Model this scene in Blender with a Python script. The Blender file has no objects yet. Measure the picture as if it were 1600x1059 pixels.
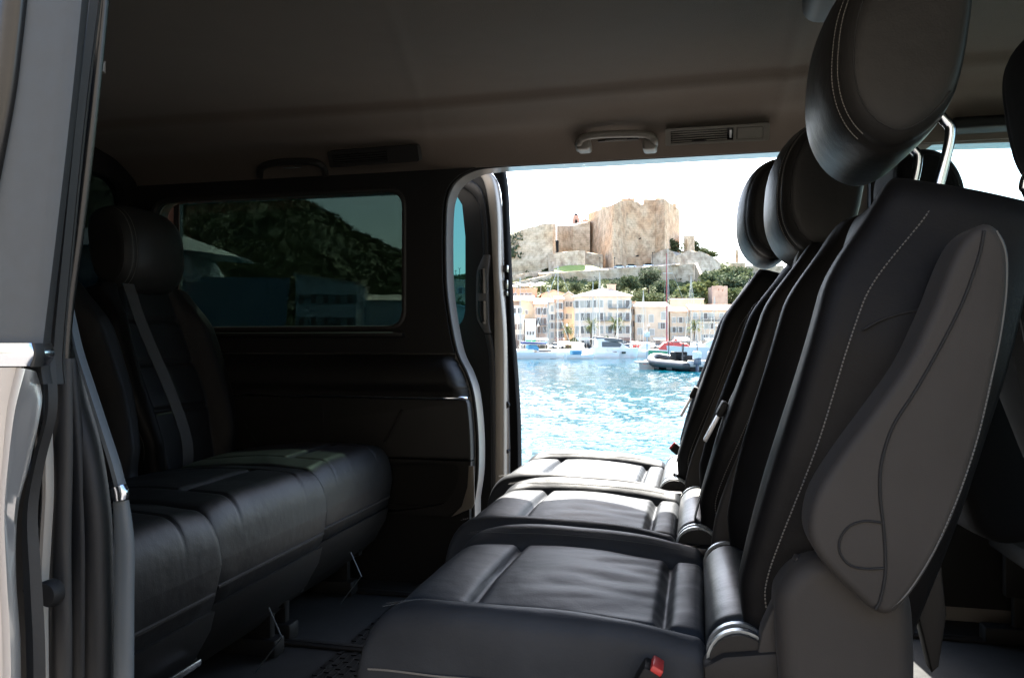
import bpy, bmesh, math, random
from mathutils import Vector, Matrix, noise
from mathutils.geometry import tessellate_polygon
random.seed(7)
S = bpy.context.scene
COL = S.collection
R = math.radians
# ---------------------------------------------------------------- camera, sky, sun, exposure
FPX = 1208.0                      # focal length in photo pixels (1600 wide)
YAW, HOR = R(13.4), 538.0
CAM = Vector((0.0, -0.53, 1.26))
cd = bpy.data.cameras.new('camera'); cam = bpy.data.objects.new('camera', cd); COL.objects.link(cam)
cd.sensor_width = 36.0; cd.lens = FPX / 1600 * 36.0
cd.clip_start = 0.02; cd.clip_end = 20000
cam.location = CAM; cam.rotation_euler = (R(90) + math.atan((HOR - 529.5) / FPX), 0, YAW)
S.camera = cam
SUN_EL, SUN_AZ = R(46.5), R(-8)     # azimuth measured from +Y towards +X
w = bpy.data.worlds.new('World'); S.world = w; w.use_nodes = True
nt = w.node_tree; nt.nodes.clear()
sky = nt.nodes.new('ShaderNodeTexSky'); sky.sky_type = 'NISHITA'; sky.sun_disc = False
sky.sun_elevation = SUN_EL; sky.sun_rotation = SUN_AZ; sky.air_density = 1.0; sky.dust_density = 1.6; sky.ozone_density = 1.0
bg = nt.nodes.new('ShaderNodeBackground'); bg.inputs['Strength'].default_value = 0.10
wo = nt.nodes.new('ShaderNodeOutputWorld')
nt.links.new(sky.outputs[0], bg.inputs[0]); nt.links.new(bg.outputs[0], wo.inputs[0])
sl = bpy.data.lights.new('sun', 'SUN'); sl.energy = 5.0; sl.angle = R(0.55); sl.color = (1, .95, .87)
sun = bpy.data.objects.new('sun', sl); COL.objects.link(sun)
sd = Vector((math.sin(SUN_AZ) * math.cos(SUN_EL), math.cos(SUN_AZ) * math.cos(SUN_EL), math.sin(SUN_EL)))
sun.rotation_euler = sd.to_track_quat('Z', 'Y').to_euler()
S.view_settings.view_transform = 'Standard'; S.view_settings.look = 'None'
S.view_settings.exposure = 3.1; S.view_settings.gamma = 1.0
S.cycles.use_denoising = True
S.cycles.caustics_reflective = False; S.cycles.caustics_refractive = False
S.cycles.max_bounces = 8; S.cycles.diffuse_bounces = 5; S.cycles.transparent_max_bounces = 16
S.cycles.sample_clamp_indirect = 6.0
# ---------------------------------------------------------------- helpers
FWD = Vector((-math.sin(YAW), math.cos(YAW), 0)); RGT = Vector((math.cos(YAW), math.sin(YAW), 0))
def at(px, py, Y=None, X=None, Z=None, D=None):
    """the point of the place seen at a photo pixel, at a known real distance"""
    d = FWD + RGT * ((px - 800) / FPX) + Vector((0, 0, (HOR - py) / FPX))
    if Y is not None: k = (Y - CAM.y) / d.y
    elif X is not None: k = (X - CAM.x) / d.x
    elif Z is not None: k = (Z - CAM.z) / d.z
    else: k = D
    return CAM + d * k
def tag(o, label=None, cat=None, group=None, kind=None):
    if label: o['label'] = label
    if cat: o['category'] = cat
    if group: o['group'] = group
    if kind: o['kind'] = kind
    return o
def empty(name, loc=(0, 0, 0), rz=0.0, label=None, cat=None, group=None, kind=None):
    o = bpy.data.objects.new(name, None); COL.objects.link(o); o.empty_display_size = .2
    o.location = loc; o.rotation_euler = (0, 0, rz)
    return tag(o, label, cat, group, kind)
def mobj(name, verts, faces, mat, parent=None, smooth=True):
    me = bpy.data.meshes.new(name); me.from_pydata([tuple(v) for v in verts], [], faces); me.update()
    bm = bmesh.new(); bm.from_mesh(me); bmesh.ops.recalc_face_normals(bm, faces=bm.faces); bm.to_mesh(me); bm.free()
    if smooth:
        me.polygons.foreach_set('use_smooth', [True] * len(me.polygons))
        if smooth is not True: me.set_sharp_from_angle(angle=R(smooth))
    me.materials.append(mat)
    o = bpy.data.objects.new(name, me); COL.objects.link(o)
    if parent: o.parent = parent
    return o
def cat_rom(pts, n=8, closed=False):
    pts = [Vector(p) for p in pts]; m = len(pts); out = []
    for i in range(m if closed else m - 1):
        if closed: p0, p1, p2, p3 = pts[i - 1], pts[i], pts[(i + 1) % m], pts[(i + 2) % m]
        else: p0, p1, p2, p3 = pts[max(i - 1, 0)], pts[i], pts[i + 1], pts[min(i + 2, m - 1)]
        for k in range(n):
            t = k / n
            out.append(.5 * ((2 * p1) + (p2 - p0) * t + (2 * p0 - 5 * p1 + 4 * p2 - p3) * t * t + (3 * p1 - p0 - 3 * p2 + p3) * t ** 3))
    if not closed: out.append(pts[-1])
    return out
class MB:
    """collects shapes of ONE part, then links them as one mesh object"""
    def __init__(s): s.v = []; s.f = []; s.M = Matrix.Identity(4)
    def add(s, vs, fs):
        b = len(s.v); s.v += [s.M @ Vector(v) for v in vs]; s.f += [tuple(i + b for i in f) for f in fs]
    def box(s, a, b, bev=0.0, seg=2):
        a = Vector(a); b = Vector(b)
        bm = bmesh.new(); bmesh.ops.create_cube(bm, size=1)
        c = (a + b) / 2; d = b - a
        for v in bm.verts: v.co = Vector((c[k] + v.co[k] * d[k] for k in range(3)))
        if bev > 0: bmesh.ops.bevel(bm, geom=bm.edges[:], offset=bev, segments=seg, affect='EDGES', profile=.5)
        s.bm(bm); return s
    def bm(s, bm):
        bm.verts.index_update(); s.add([v.co.copy() for v in bm.verts], [[v.index for v in f.verts] for f in bm.faces]); bm.free()
    def tube(s, pts, r, n=8, cap=True, flat=1.0, up=None):
        pts = [Vector(p) for p in pts]; m = len(pts)
        rr = r if isinstance(r, (list, tuple)) else [r] * m
        vs = []; prev = None
        for i, p in enumerate(pts):
            t = (pts[min(i + 1, m - 1)] - pts[max(i - 1, 0)]).normalized()
            ref = Vector(up) if up is not None else (prev if prev is not None else (Vector((0, 0, 1)) if abs(t.z) < .9 else Vector((1, 0, 0))))
            a = (ref - t * ref.dot(t))
            if a.length < 1e-6: a = t.orthogonal()
            a.normalize(); b = t.cross(a); prev = a
            for k in range(n):
                q = 2 * math.pi * k / n
                vs.append(p + a * math.cos(q) * rr[i] * flat + b * math.sin(q) * rr[i])
        fs = [(i * n + k, i * n + (k + 1) % n, (i + 1) * n + (k + 1) % n, (i + 1) * n + k) for i in range(m - 1) for k in range(n)]
        if cap: fs += [tuple(range(n)), tuple(range((m - 1) * n, m * n))]
        s.add(vs, fs); return s
    def lathe(s, prof, n=20, axis='Z', loc=(0, 0, 0)):
        vs = []; L = Vector(loc)
        for r, h in prof:
            for k in range(n):
                q = 2 * math.pi * k / n; c, d = r * math.cos(q), r * math.sin(q)
                vs.append(L + (Vector((c, d, h)) if axis == 'Z' else Vector((c, h, d)) if axis == 'Y' else Vector((h, c, d))))
        m = len(prof)
        fs = [(i * n + k, i * n + (k + 1) % n, (i + 1) * n + (k + 1) % n, (i + 1) * n + k) for i in range(m - 1) for k in range(n)]
        fs += [tuple(range(n)), tuple(range((m - 1) * n, m * n))]
        s.add(vs, fs); return s
    def ball(s, c, rad, seg=12):
        rad = Vector(rad) if not isinstance(rad, (int, float)) else Vector((rad,) * 3)
        bm = bmesh.new(); bmesh.ops.create_uvsphere(bm, u_segments=seg, v_segments=max(6, seg // 2), radius=1)
        for v in bm.verts: v.co = Vector(c) + Vector((v.co[k] * rad[k] for k in range(3)))
        s.bm(bm); return s
    def slab(s, pts, off, bev=0.0, seg=2):
        """closed planar outline of 3-D points, thickened along the vector off, its rim bevelled"""
        bm = bmesh.new(); vs = [bm.verts.new(p) for p in pts]; f = bm.faces.new(vs)
        r = bmesh.ops.extrude_face_region(bm, geom=[f]); ev = [e for e in r['geom'] if isinstance(e, bmesh.types.BMVert)]
        bmesh.ops.translate(bm, verts=ev, vec=Vector(off))
        if bev > 0:
            es = [e for e in bm.edges if not (len(e.link_faces) == 2 and all(len(x.verts) == 4 for x in e.link_faces) and len(pts) > 4)]
            bmesh.ops.bevel(bm, geom=es, offset=bev, segments=seg, affect='EDGES', profile=.5, clamp_overlap=True)
        s.bm(bm); return s
    def plate(s, outer, holes, fn, off):
        """outline with holes (2-D points) mapped by fn to 3-D and thickened by off"""
        loops = [outer] + holes
        P3 = [[Vector((p[0], p[1], 0)) for p in l] for l in loops]
        tri = tessellate_polygon(P3); flat = [p for l in loops for p in l]; n = len(flat)
        vs = [Vector(fn(*p)) for p in flat]; off = Vector(off)
        vs += [v + off for v in vs]
        fs = [tuple(t) for t in tri] + [tuple(i + n for i in reversed(t)) for t in tri]
        b = 0
        for l in loops:
            m = len(l)
            for i in range(m): fs.append((b + i, b + (i + 1) % m, n + b + (i + 1) % m, n + b + i))
            b += m
        s.add(vs, fs); return s
    def grid(s, fn, nu, nv):
        vs = [fn(i / nu, j / nv) for i in range(nu + 1) for j in range(nv + 1)]
        fs = [(i * (nv + 1) + j, (i + 1) * (nv + 1) + j, (i + 1) * (nv + 1) + j + 1, i * (nv + 1) + j + 1) for i in range(nu) for j in range(nv)]
        s.add(vs, fs); return s
    def loft(s, rings, cap=True):
        n = len(rings[0]); m = len(rings); vs = [p for r in rings for p in r]
        fs = [(i * n + k, i * n + (k + 1) % n, (i + 1) * n + (k + 1) % n, (i + 1) * n + k) for i in range(m - 1) for k in range(n)]
        if cap: fs += [tuple(range(n)), tuple(range((m - 1) * n, m * n))]
        s.add(vs, fs); return s
    def build(s, name, mat, parent=None, smooth=35): return mobj(name, s.v, s.f, mat, parent, smooth)
def rrect(x0, z0, x1, z1, r, n=6):
    out = []
    for cx, cz, a in ((x1 - r, z1 - r, 0), (x0 + r, z1 - r, 90), (x0 + r, z0 + r, 180), (x1 - r, z0 + r, 270)):
        for k in range(n + 1):
            q = R(a + 90 * k / n); out.append((cx + r * math.cos(q), cz + r * math.sin(q)))
    return out
def copy_tree(o, parent=None):
    c = o.copy(); COL.objects.link(c)
    if parent: c.parent = parent
    for ch in list(o.children): copy_tree(ch, c)
    return c
def sstep(x, a, b):
    t = min(1, max(0, (x - a) / (b - a))); return t * t * (3 - 2 * t)
def lerp(a, b, t): return a + (b - a) * t
def interp(x, xs, ys):
    if x <= xs[0]: return ys[0]
    for i in range(len(xs) - 1):
        if x <= xs[i + 1]:
            return lerp(ys[i], ys[i + 1], (x - xs[i]) / (xs[i + 1] - xs[i]))
    return ys[-1]
# ---------------------------------------------------------------- materials
def mat(name, col, rough=.6, metal=0.0, var=0.0, vscale=5.0, bump=0.0, bscale=50.0, col2=None, spec=.5, sheen=0.0, coat=0.0, detail=4.0, bumps=None, stretch=None, alpha=None):
    m = bpy.data.materials.new(name); m.use_nodes = True; N = m.node_tree.nodes; L = m.node_tree.links
    b = N['Principled BSDF']; b.inputs['Roughness'].default_value = rough; b.inputs['Metallic'].default_value = metal
    b.inputs['Base Color'].default_value = (*col, 1); b.inputs['Specular IOR Level'].default_value = spec
    if coat: b.inputs['Coat Weight'].default_value = coat; b.inputs['Coat Roughness'].default_value = .08
    if sheen: b.inputs['Sheen Weight'].default_value = sheen; b.inputs['Sheen Roughness'].default_value = .4
    tc = N.new('ShaderNodeTexCoord'); src = tc.outputs['Object']
    if stretch:
        mp = N.new('ShaderNodeMapping'); mp.inputs['Scale'].default_value = stretch; L.new(src, mp.inputs[0]); src = mp.outputs[0]
    if var or col2:
        n = N.new('ShaderNodeTexNoise'); n.inputs['Scale'].default_value = vscale; n.inputs['Detail'].default_value = detail; L.new(src, n.inputs['Vector'])
        r = N.new('ShaderNodeValToRGB'); r.color_ramp.elements[0].position = .35; r.color_ramp.elements[1].position = .65
        c2 = col2 or tuple(min(1, c * (1 + var)) for c in col); c1 = col if col2 else tuple(c * (1 - var) for c in col)
        r.color_ramp.elements[0].color = (*c1, 1); r.color_ramp.elements[1].color = (*c2, 1)
        L.new(n.outputs[0], r.inputs[0]); L.new(r.outputs[0], b.inputs['Base Color'])
        mr = N.new('ShaderNodeMapRange'); mr.inputs['To Min'].default_value = rough * .85; mr.inputs['To Max'].default_value = min(1, rough * 1.15)
        L.new(n.outputs[0], mr.inputs[0]); L.new(mr.outputs[0], b.inputs['Roughness'])
    prev = None
    for sc, st, dist in (bumps or ([(bscale, bump, .002)] if bump else [])):
        n = N.new('ShaderNodeTexNoise'); n.inputs['Scale'].default_value = sc; n.inputs['Detail'].default_value = 3; L.new(src, n.inputs['Vector'])
        bp = N.new('ShaderNodeBump'); bp.inputs['Strength'].default_value = st; bp.inputs['Distance'].default_value = dist
        L.new(n.outputs[0], bp.inputs['Height'])
        if prev: L.new(prev.outputs[0], bp.inputs['Normal'])
        prev = bp
    if prev: L.new(prev.outputs[0], b.inputs['Normal'])
    return m
def glass(name, tint, refl=.08):
    m = bpy.data.materials.new(name); m.use_nodes = True; N = m.node_tree.nodes; L = m.node_tree.links
    N.remove(N['Principled BSDF']); out = N['Material Output']
    t = N.new('ShaderNodeBsdfTransparent'); t.inputs[0].default_value = (*tint, 1)
    g = N.new('ShaderNodeBsdfGlossy'); g.inputs['Roughness'].default_value = .02; g.inputs[0].default_value = (.9, .95, .95, 1)
    lw = N.new('ShaderNodeLayerWeight'); lw.inputs[0].default_value = .18
    ml = N.new('ShaderNodeMath'); ml.operation = 'MULTIPLY'; ml.inputs[1].default_value = refl * 4
    mx = N.new('ShaderNodeMixShader'); L.new(lw.outputs['Fresnel'], ml.inputs[0]); L.new(ml.outputs[0], mx.inputs[0])
    L.new(t.outputs[0], mx.inputs[1]); L.new(g.outputs[0], mx.inputs[2]); L.new(mx.outputs[0], out.inputs[0])
    return m
LEA_B = [(420, .35, .0007), (38, .25, .003), (9, .35, .01)]
M = dict(
 leather=mat('black leather', (.032, .035, .039), .48, var=.15, vscale=9, bumps=LEA_B, spec=.08),
 leather_side=mat('soft black leather gusset', (.0050, .0048, .0050), .55, var=.15, vscale=9, bumps=LEA_B, spec=.16),
 fabric=mat('black seat fabric', (.008, .008, .009), .9, bumps=[(1400, .4, .0008), (12, .3, .008)], spec=.15),
 shell=mat('graphite plastic', (.015, .014, .013), .6, spec=.25, var=.08, vscale=6, bumps=[(260, .35, .0006), (20, .15, .003)]),
 shell_dark=mat('dark plastic', (.006, .006, .006), .6, spec=.25, var=.1, vscale=6, bumps=[(260, .35, .0006), (20, .15, .003)]),
 thread=mat('grey thread', (.13, .125, .115), .7),
 seam=mat('seam', (.004, .004, .004), .8),
 chrome=mat('chrome', (.62, .66, .72), .20, 1.0),
 satin=mat('satin metal', (.55, .56, .58), .48, .9),
 trim=mat('charcoal trim plastic', (.0085, .0082, .0082), .55, var=.1, vscale=4, spec=.3, bumps=[(900, .3, .0004)]),
 trim_blue=mat('slate trim plastic', (.075, .088, .095), .5, var=.06, vscale=4, bumps=[(900, .2, .0004)]),
 headliner=mat('grey headliner cloth', (.088, .068, .053), .95, var=.12, vscale=2.2, bumps=[(500, .6, .0015), (3.5, .15, .02)], sheen=.15),
 beige_plastic=mat('light grey plastic', (.17, .155, .135), .5, var=.05, vscale=8, bumps=[(900, .2, .0004)]),
 paint=mat('silver paint', (.42, .40, .38), .32, .55, var=.03, vscale=3, coat=.6),
 paint_shaded=mat('shaded silver paint', (.046, .055, .061), .5, .0, var=.06, vscale=60, bumps=[(1500, .25, .0004)]),  # silver frame paint with its bluish shade put into the colour
 paint_sand=mat('sand grey painted jamb', (.36, .32, .27), .45, .1, var=.05, vscale=5),
 rubber=mat('black rubber', (.004, .004, .004), .6, bump=.1, bscale=200),
 rubber_grey=mat('worn rubber', (.014, .013, .012), .55, bump=.1, bscale=200),
 black=mat('gloss black', (.006, .006, .006), .25), dull=mat('dull black rubber', (.003, .003, .003), .8, spec=.1), leather_head=mat('brown black leather', (.0175, .0172, .0168), .46, var=.15, vscale=9, bumps=LEA_B, spec=.16),
 carpet=mat('black floor covering', (.006, .0065, .006), .9, bump=.6, bscale=500, var=.2, vscale=40),
 red=mat('red button', (.45, .035, .03), .4),
 webbing=mat('belt webbing', (.02, .02, .021), .7, bump=.5, bscale=600, sheen=.1),
 glass_body=glass('privacy glass', (.60, .44, .38), .05), glass_dark=glass('dark glass', (.05, .06, .06), .03),
 glass_door=glass('tinted door glass', (.14, .24, .25), .05),
 glass_clear=glass('clear glass', (.75, .82, .80), .08),
)
# ================================================================ THE VAN
YF = 1.80                                    # inner face of the far side
van = empty('van', (0, 0, 0), 0, 'silver passenger van with both side doors slid open, seen from inside its doorway', 'van')
FLOOR = .50
# --- floor, sills
MB().box((-2.0, .02, FLOOR - .06), (2.2, YF + .08, FLOOR), .006).build('floor', M['carpet'], van)
fm = MB()
for i in range(26):
    for j in range(26):
        x = -.86 + i * .019; y = .55 + j * .042
        fm.box((x, y + (i % 2) * .02, FLOOR + .0005), (x + .013, y + .032 + (i % 2) * .02, FLOOR + .003))
fm.build('floor_mat', M['shell_dark'], van)
for y in (.30, .78, 1.26, 1.68):
    MB().box((-1.9, y - .018, FLOOR + .0008), (1.0, y + .018, FLOOR + .007), .002).box((-1.9, y - .004, FLOOR + .0075), (1.0, y + .004, FLOOR + .009)).build('floor_rail', M['shell'], van)
MB().box((-.62, -.07, FLOOR - .16), (.50, .0199, FLOOR - .012), .01).build('door_sill', M['shell_dark'], van)
MB().box((-.62, YF + .0801, FLOOR - .16), (.50, YF + .14, FLOOR - .012), .01).build('door_sill', M['shell_dark'], van)
# --- outer skin: roof, side walls with their openings
def roofz(y, x=0):
    t = (y - .92) / .98
    return 1.975 - .10 * abs(t) ** 6 - .012 * t * t
rb = MB(); rb.grid(lambda a, b: Vector((lerp(-2.05, 1.7, a), lerp(-.04, 1.90, b), roofz(lerp(-.04, 1.90, b)) + .03)), 4, 40)
rb.grid(lambda a, b: Vector((lerp(-2.05, 1.7, a), lerp(-.04, 1.90, b), roofz(lerp(-.04, 1.90, b)) + .006)), 4, 40)
rb.build('roof', M['paint'], van)
# the body opening edge traced on the far inner plane: X at height Z
edge_px = [(785, 257), (745, 262), (716, 276), (700, 298), (694, 335), (694, 430), (700, 490), (712, 550), (728, 585), (738, 620), (744, 680), (744, 740), (738, 785), (722, 800), (703, 808)]
edge = [at(x, y, Y=YF) for x, y in edge_px]
XE = .45                                                       # front edge of the sliding-door openings
HZ = edge[0].z                                                 # header height
open_poly = [(p.x, p.z) for p in cat_rom([e for e in edge[:-2]], 6)]
x_low = open_poly[-1][0]
open_loop = open_poly + [(x_low, FLOOR - .02), (XE, FLOOR - .02), (XE + .02, 1.2), (XE - .02, HZ - .06), (XE - .08, HZ)]
w0, w1 = at(634, 400, Y=YF).x, at(250, 400, Y=YF).x
WZ0, WZ1 = at(634, 516, Y=YF).z, at(634, 291, Y=YF).z
win_loop = rrect(-1.86, WZ0, w0, WZ1, .055)
fwin_loop = [(.58, 1.16), (1.55, 1.16), (1.30, HZ - .02), (.64, HZ - .004), (.59, HZ - .04)]
outer = [(-2.02, .32), (2.1, .32), (2.1, 1.20), (1.45, 1.86), (-2.02, 1.86)]
MB().plate(outer, [open_loop[::-1], win_loop, fwin_loop], lambda x, z: (x, YF + .03, z), (0, .07, 0)).build('side_wall', M['paint'], van, 30)
win_big = rrect(-1.86, WZ0, w0, WZ1, .055)
MB().plate(outer, [[(x, z) for x, z in open_loop[::-1]], win_big, fwin_loop], lambda x, z: (x, -.03, z), (0, .05, 0)).build('side_wall', M['paint'], van, 30)
for yy in (YF + .06, .0):
    g = rrect(-1.88, WZ0 - .02, w0 + .02, WZ1 + .02, .06)
    MB().slab([(x, yy, z) for x, z in g], (0, .004, 0)).build('window', M['glass_body'], van, False)
    MB().slab([(x, yy, z) for x, z in [(.57, 1.15), (1.57, 1.15), (1.31, HZ), (.63, HZ)]], (0, .004, 0)).build('front_window', M['glass_clear'], van, False)
# rear and front ends
MB().plate([(-.04, .32), (1.90, .32), (1.90, 1.3), (1.84, 1.93), (.02, 1.93), (-.04, 1.3)], [rrect(.12, 1.28, 1.74, 1.82, .08)], lambda y, z: (-2.05 + (.10 if z > 1.5 else 0), y, z), (.05, 0, 0)).build('tailgate', M['trim'], van, 30)
MB().slab([(-1.99 + (.06 if z > 1.5 else 0), y, z) for y, z in rrect(.10, 1.26, 1.76, 1.84, .08)], (.004, 0, 0)).build('rear_window', M['glass_dark'], van, False)
MB().slab([(2.0, -.02, 1.15), (2.0, 1.88, 1.15), (1.45, 1.80, 1.93), (1.45, .06, 1.93)], (.006, 0, .004)).build('windscreen', M['glass_clear'], van, False)
MB().box((1.55, .03, .75), (2.05, YF, 1.12), .06, 3).box((2.1, 0, .32), (2.14, 1.86, 1.15)).build('dashboard', M['shell_dark'], van)
# --- headliner
def hz(x, y):
    t = abs(y - .93) / .87
    z = 1.945 - (1.945 - HZ + .004) * (t ** 5.0)
    z += .006 * math.sin(x * 3.1 + .6) * (1 - t ** 4)
    z -= .005 * math.exp(-((x - .22) / .015) ** 2) * (1 - t ** 6) + .003 * math.exp(-((x + .62 + .25 * (y - 1)) / .012) ** 2) * (1 - t ** 6)
    z -= .012 * sstep(y, 1.46, 1.50) * (1 - sstep(y, 1.60, 1.70))
    return z
hl = MB(); hl.grid(lambda a, b: Vector((lerp(-2.0, 1.5, a), lerp(.06, YF, b), hz(lerp(-2.0, 1.5, a), lerp(.06, YF, b)))), 300, 110)
hl.grid(lambda a, b: Vector((lerp(-2.0, 1.5, a), YF + lerp(0, .03, b), HZ - .004 + .004 * b)), 40, 2)
hlo = hl.build('headliner', M['headliner'], van, True)
# far header edge roll and door seal along the opening
eb = MB(); ep = [Vector((p[0], YF + .012, p[1])) for p in open_poly]
eb.tube([Vector((XE - .08, YF + .012, HZ))] + ep + [Vector((x_low, YF + .012, .52))], .0055, 8)
eb.build('door_seal', M['trim'], van, True)
# --- far rear trim: upper shell round the window
inner_edge = [(p[0] - .006, p[1]) for p in open_poly if p[1] < HZ - .004]
zsplit = at(712, 552, Y=YF).z
up = [(x, z) for x, z in inner_edge if z > zsplit]
upper = [(-2.0, HZ + .03)] + [(up[0][0], HZ + .03)] + up + [(up[-1][0], zsplit), (-2.0, zsplit)]
MB().plate(upper, [rrect(-1.84, WZ0 + .012, w0 - .012, WZ1 - .012, .05)[::-1]], lambda x, z: (x, YF, z), (0, .028, 0)).build('window_surround', M['trim'], van, 30)
# window inner lip
lp = rrect(-1.845, WZ0 + .006, w0 - .006, WZ1 - .006, .055, 8); lp = [Vector((x, YF + .006, z)) for x, z in lp]; lp.append(lp[0])
MB().tube(lp, .010, 8, cap=False).build('window_lip', M['rubber_grey'], van, True)
MB().box((-1.86, YF - .03, WZ0 - .022), (w0 + .0, YF + .002, WZ0 - .006), .006).build('window_ledge', M['trim'], van)
# lower quarter panel: shaped band, chrome strip, armrest, storage pocket
low = [(x, z) for x, z in inner_edge if z <= zsplit]
def zpx(y, x=650): return at(x, y, Y=YF - .03).z
zc = zpx(620)
bandp = cat_rom([(-2.0, YF, zsplit - .004), (-2.0, YF - .012, zsplit - .012), (-2.0, YF - .05, zsplit - .045), (-2.0, YF - .062, zc + .045), (-2.0, YF - .040, zc + .02), (-2.0, YF - .036, zc)], 5)
def edge_x(z):
    b = min(inner_edge, key=lambda p: abs(p[1] - z)); return b[0]
rows = bandp
bb = MB()
def bandfn(a, b):
    i = min(len(rows) - 1, int(round(b * (len(rows) - 1)))); p = rows[i]
    xe = edge_x(p.z) - .004
    x = lerp(-2.0, xe, a); k = sstep(x, xe - .035, xe)
    return Vector((x, lerp(p.y, YF + .01, k * k), p.z))
bb.grid(bandfn, 90, len(rows) - 1)
bb.build('armrest_band', M['trim'], van, True)
cs = MB(); xs_, xe_ = at(375, 618, Y=YF - .04).x, edge_x(zc) - .006
cs.tube([Vector((lerp(xs_, xe_, t), YF - .045 + .03 * sstep(t, .93, 1), zc + .001 - .002 * t)) for t in [i / 30 for i in range(31)]], [.0012 + .0040 * sstep(i / 30, 0, .8) for i in range(31)], 8)
cs.build('chrome_strip', M['chrome'], van, True)
z1, z2, zb = zpx(717, 690), zpx(727, 690), zpx(805, 690)
p1 = [(-2.0, zc - .006)] + [(edge_x(zc) - .004, zc - .006)] + [(x - .002, z) for x, z in low if z1 < z < zc - .006] + [(edge_x(z1) - .002, z1), (-2.0, z1)]
MB().slab([Vector((x, YF - .036, z)) for x, z in p1], (0, .05, 0), .006).build('quarter_panel', M['trim'], van, 30)
# pull recess rib and cup shape on the panel
rbp = [at(x, y, Y=YF - .04) for x, y in ((600, 690), (612, 672), (622, 650), (628, 640))]
MB().tube(cat_rom(rbp, 5), .006, 8, flat=.7).build('panel_rib', M['shell'], van, True)
MB().tube(cat_rom([at(x, y, Y=YF - .036) for x, y in ((372, 640), (400, 690), (430, 718))], 5), .003, 6).build('panel_rib', M['shell_dark'], van, True)
MB().tube([at(505, 628, Y=YF - .0365), at(505, 712, Y=YF - .0365)], .0016, 6).build('panel_seam', M['seam'], van, True)
# lower part with storage pocket outlined
p2 = [(-2.0, z1 - .004), (edge_x(z1) - .004, z1 - .004)] + [(x - .004, z) for x, z in low if zb < z < z1 - .004] + [(at(703, 808, Y=YF).x, zb), (-2.0, zb - .01)]
pk = [(q.x, q.z) for q in cat_rom([at(x, y, Y=YF - .03) for x, y in ((575, 732), (700, 724), (716, 740), (706, 770), (680, 790), (575, 796))], 5, True)]
MB().plate(p2, [pk], lambda x, z: (x, YF - .030, z), (0, .04, 0)).build('pocket_panel', M['trim'], van, 30)
MB().slab([Vector((x, YF + .012, z)) for x, z in pk], (0, .006, 0)).build('pocket', M['shell_dark'], van, 30)
kick = [at(x, y, Y=YF - .036) for x, y in ((706, 806), (722, 790), (731, 760), (733, 727), (741, 727), (742, 786), (738, 793))]
MB().slab(kick, (0, -.004, 0), .001).build('kick_plate', M['beige_plastic'], van, 30)
MB().box((-2.0, YF + .002, FLOOR), (x_low - .01, YF + .028, zb + .02)).build('lower_side_lining', M['shell_dark'], van)
# --- grab handle and air vent by the far header
def hp(px, py, Y): return at(px, py, Y=Y)
hy = 1.70
gh = [hp(905, 232, hy + .05), hp(905, 224, hy), hp(910, 216, hy - .012), hp(928, 211, hy - .02), hp(965, 209, hy - .022), hp(1002, 209, hy - .02), hp(1018, 213, hy - .012), hp(1023, 221, hy), hp(1023, 227, hy + .05)]
gho = MB().tube(cat_rom(gh, 7), [.0105] * (8 * 7 + 1), 12, flat=1.0).build('grab_handle', M['beige_plastic'], van, True)
for px in (911, 1015):
    MB().box(hp(px, 233, hy) + Vector((-.02, -.004, 0)), hp(px, 214, hy) + Vector((.02, .06, 0)), .009, 3).build('mount', M['beige_plastic'], gho)
MB().box(hp(934, 221, hy + .03), hp(1000, 214, hy + .06), .003).build('backing_plate', M['shell'], gho)
MB().box(hp(946, 219, hy + .028), hp(980, 216.5, hy + .03)).build('coat_hook', M['beige_plastic'], gho)
v0, v1 = hp(1040, 228, 1.705), hp(1203, 193, 1.705)
slope = (hp(1203, 219, 1.705).z - hp(1040, 228, 1.705).z) / (v1.x - v0.x)
vh = hp(1040, 202, 1.705).z - hp(1040, 228, 1.705).z; vL = v1.x - v0.x
vent = empty('air_vent', v0, 0); vent.parent = van; vent.rotation_euler = (R(22), -math.atan(slope), 0)
def vbox(nm, x0, z0, x1, z1, y0, y1, m, bev=.001):
    return MB().box((x0 * vL, y0, z0 * vh), (x1 * vL, y1, z1 * vh), bev).build(nm, m, vent)
fr = MB(); fr.plate(rrect(0, 0, vL, vh, .006), [rrect(.055 * vL, .14 * vh, .66 * vL, .84 * vh, .001, 2)[::-1], rrect(.69 * vL, .14 * vh, .94 * vL, .84 * vh, .001, 2)[::-1]], lambda x, z: (x, 0, z), (0, .03, 0))
fr.build('frame', M['beige_plastic'], vent, 30)
vbox('backing', .04, .1, .70, .9, .014, .03, M['black'])
for k in range(5):
    vbox('slat', .058, .17 + k * .135, .60, .25 + k * .135, .003, .013, M['beige_plastic'], .0008)
vbox('cover', .695, .17, .935, .81, -.0015, .012, M['beige_plastic'])
vbox('dial_housing', .612, .2, .655, .8, .002, .013, M['black']); vbox('dial', .622, .28, .645, .72, -.001, .01, M['satin'])
MB().ball((.33 * vL, .0, .20 * vh), (.022, .005, .0035)).build('knob', M['shell'], vent, True)
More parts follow.
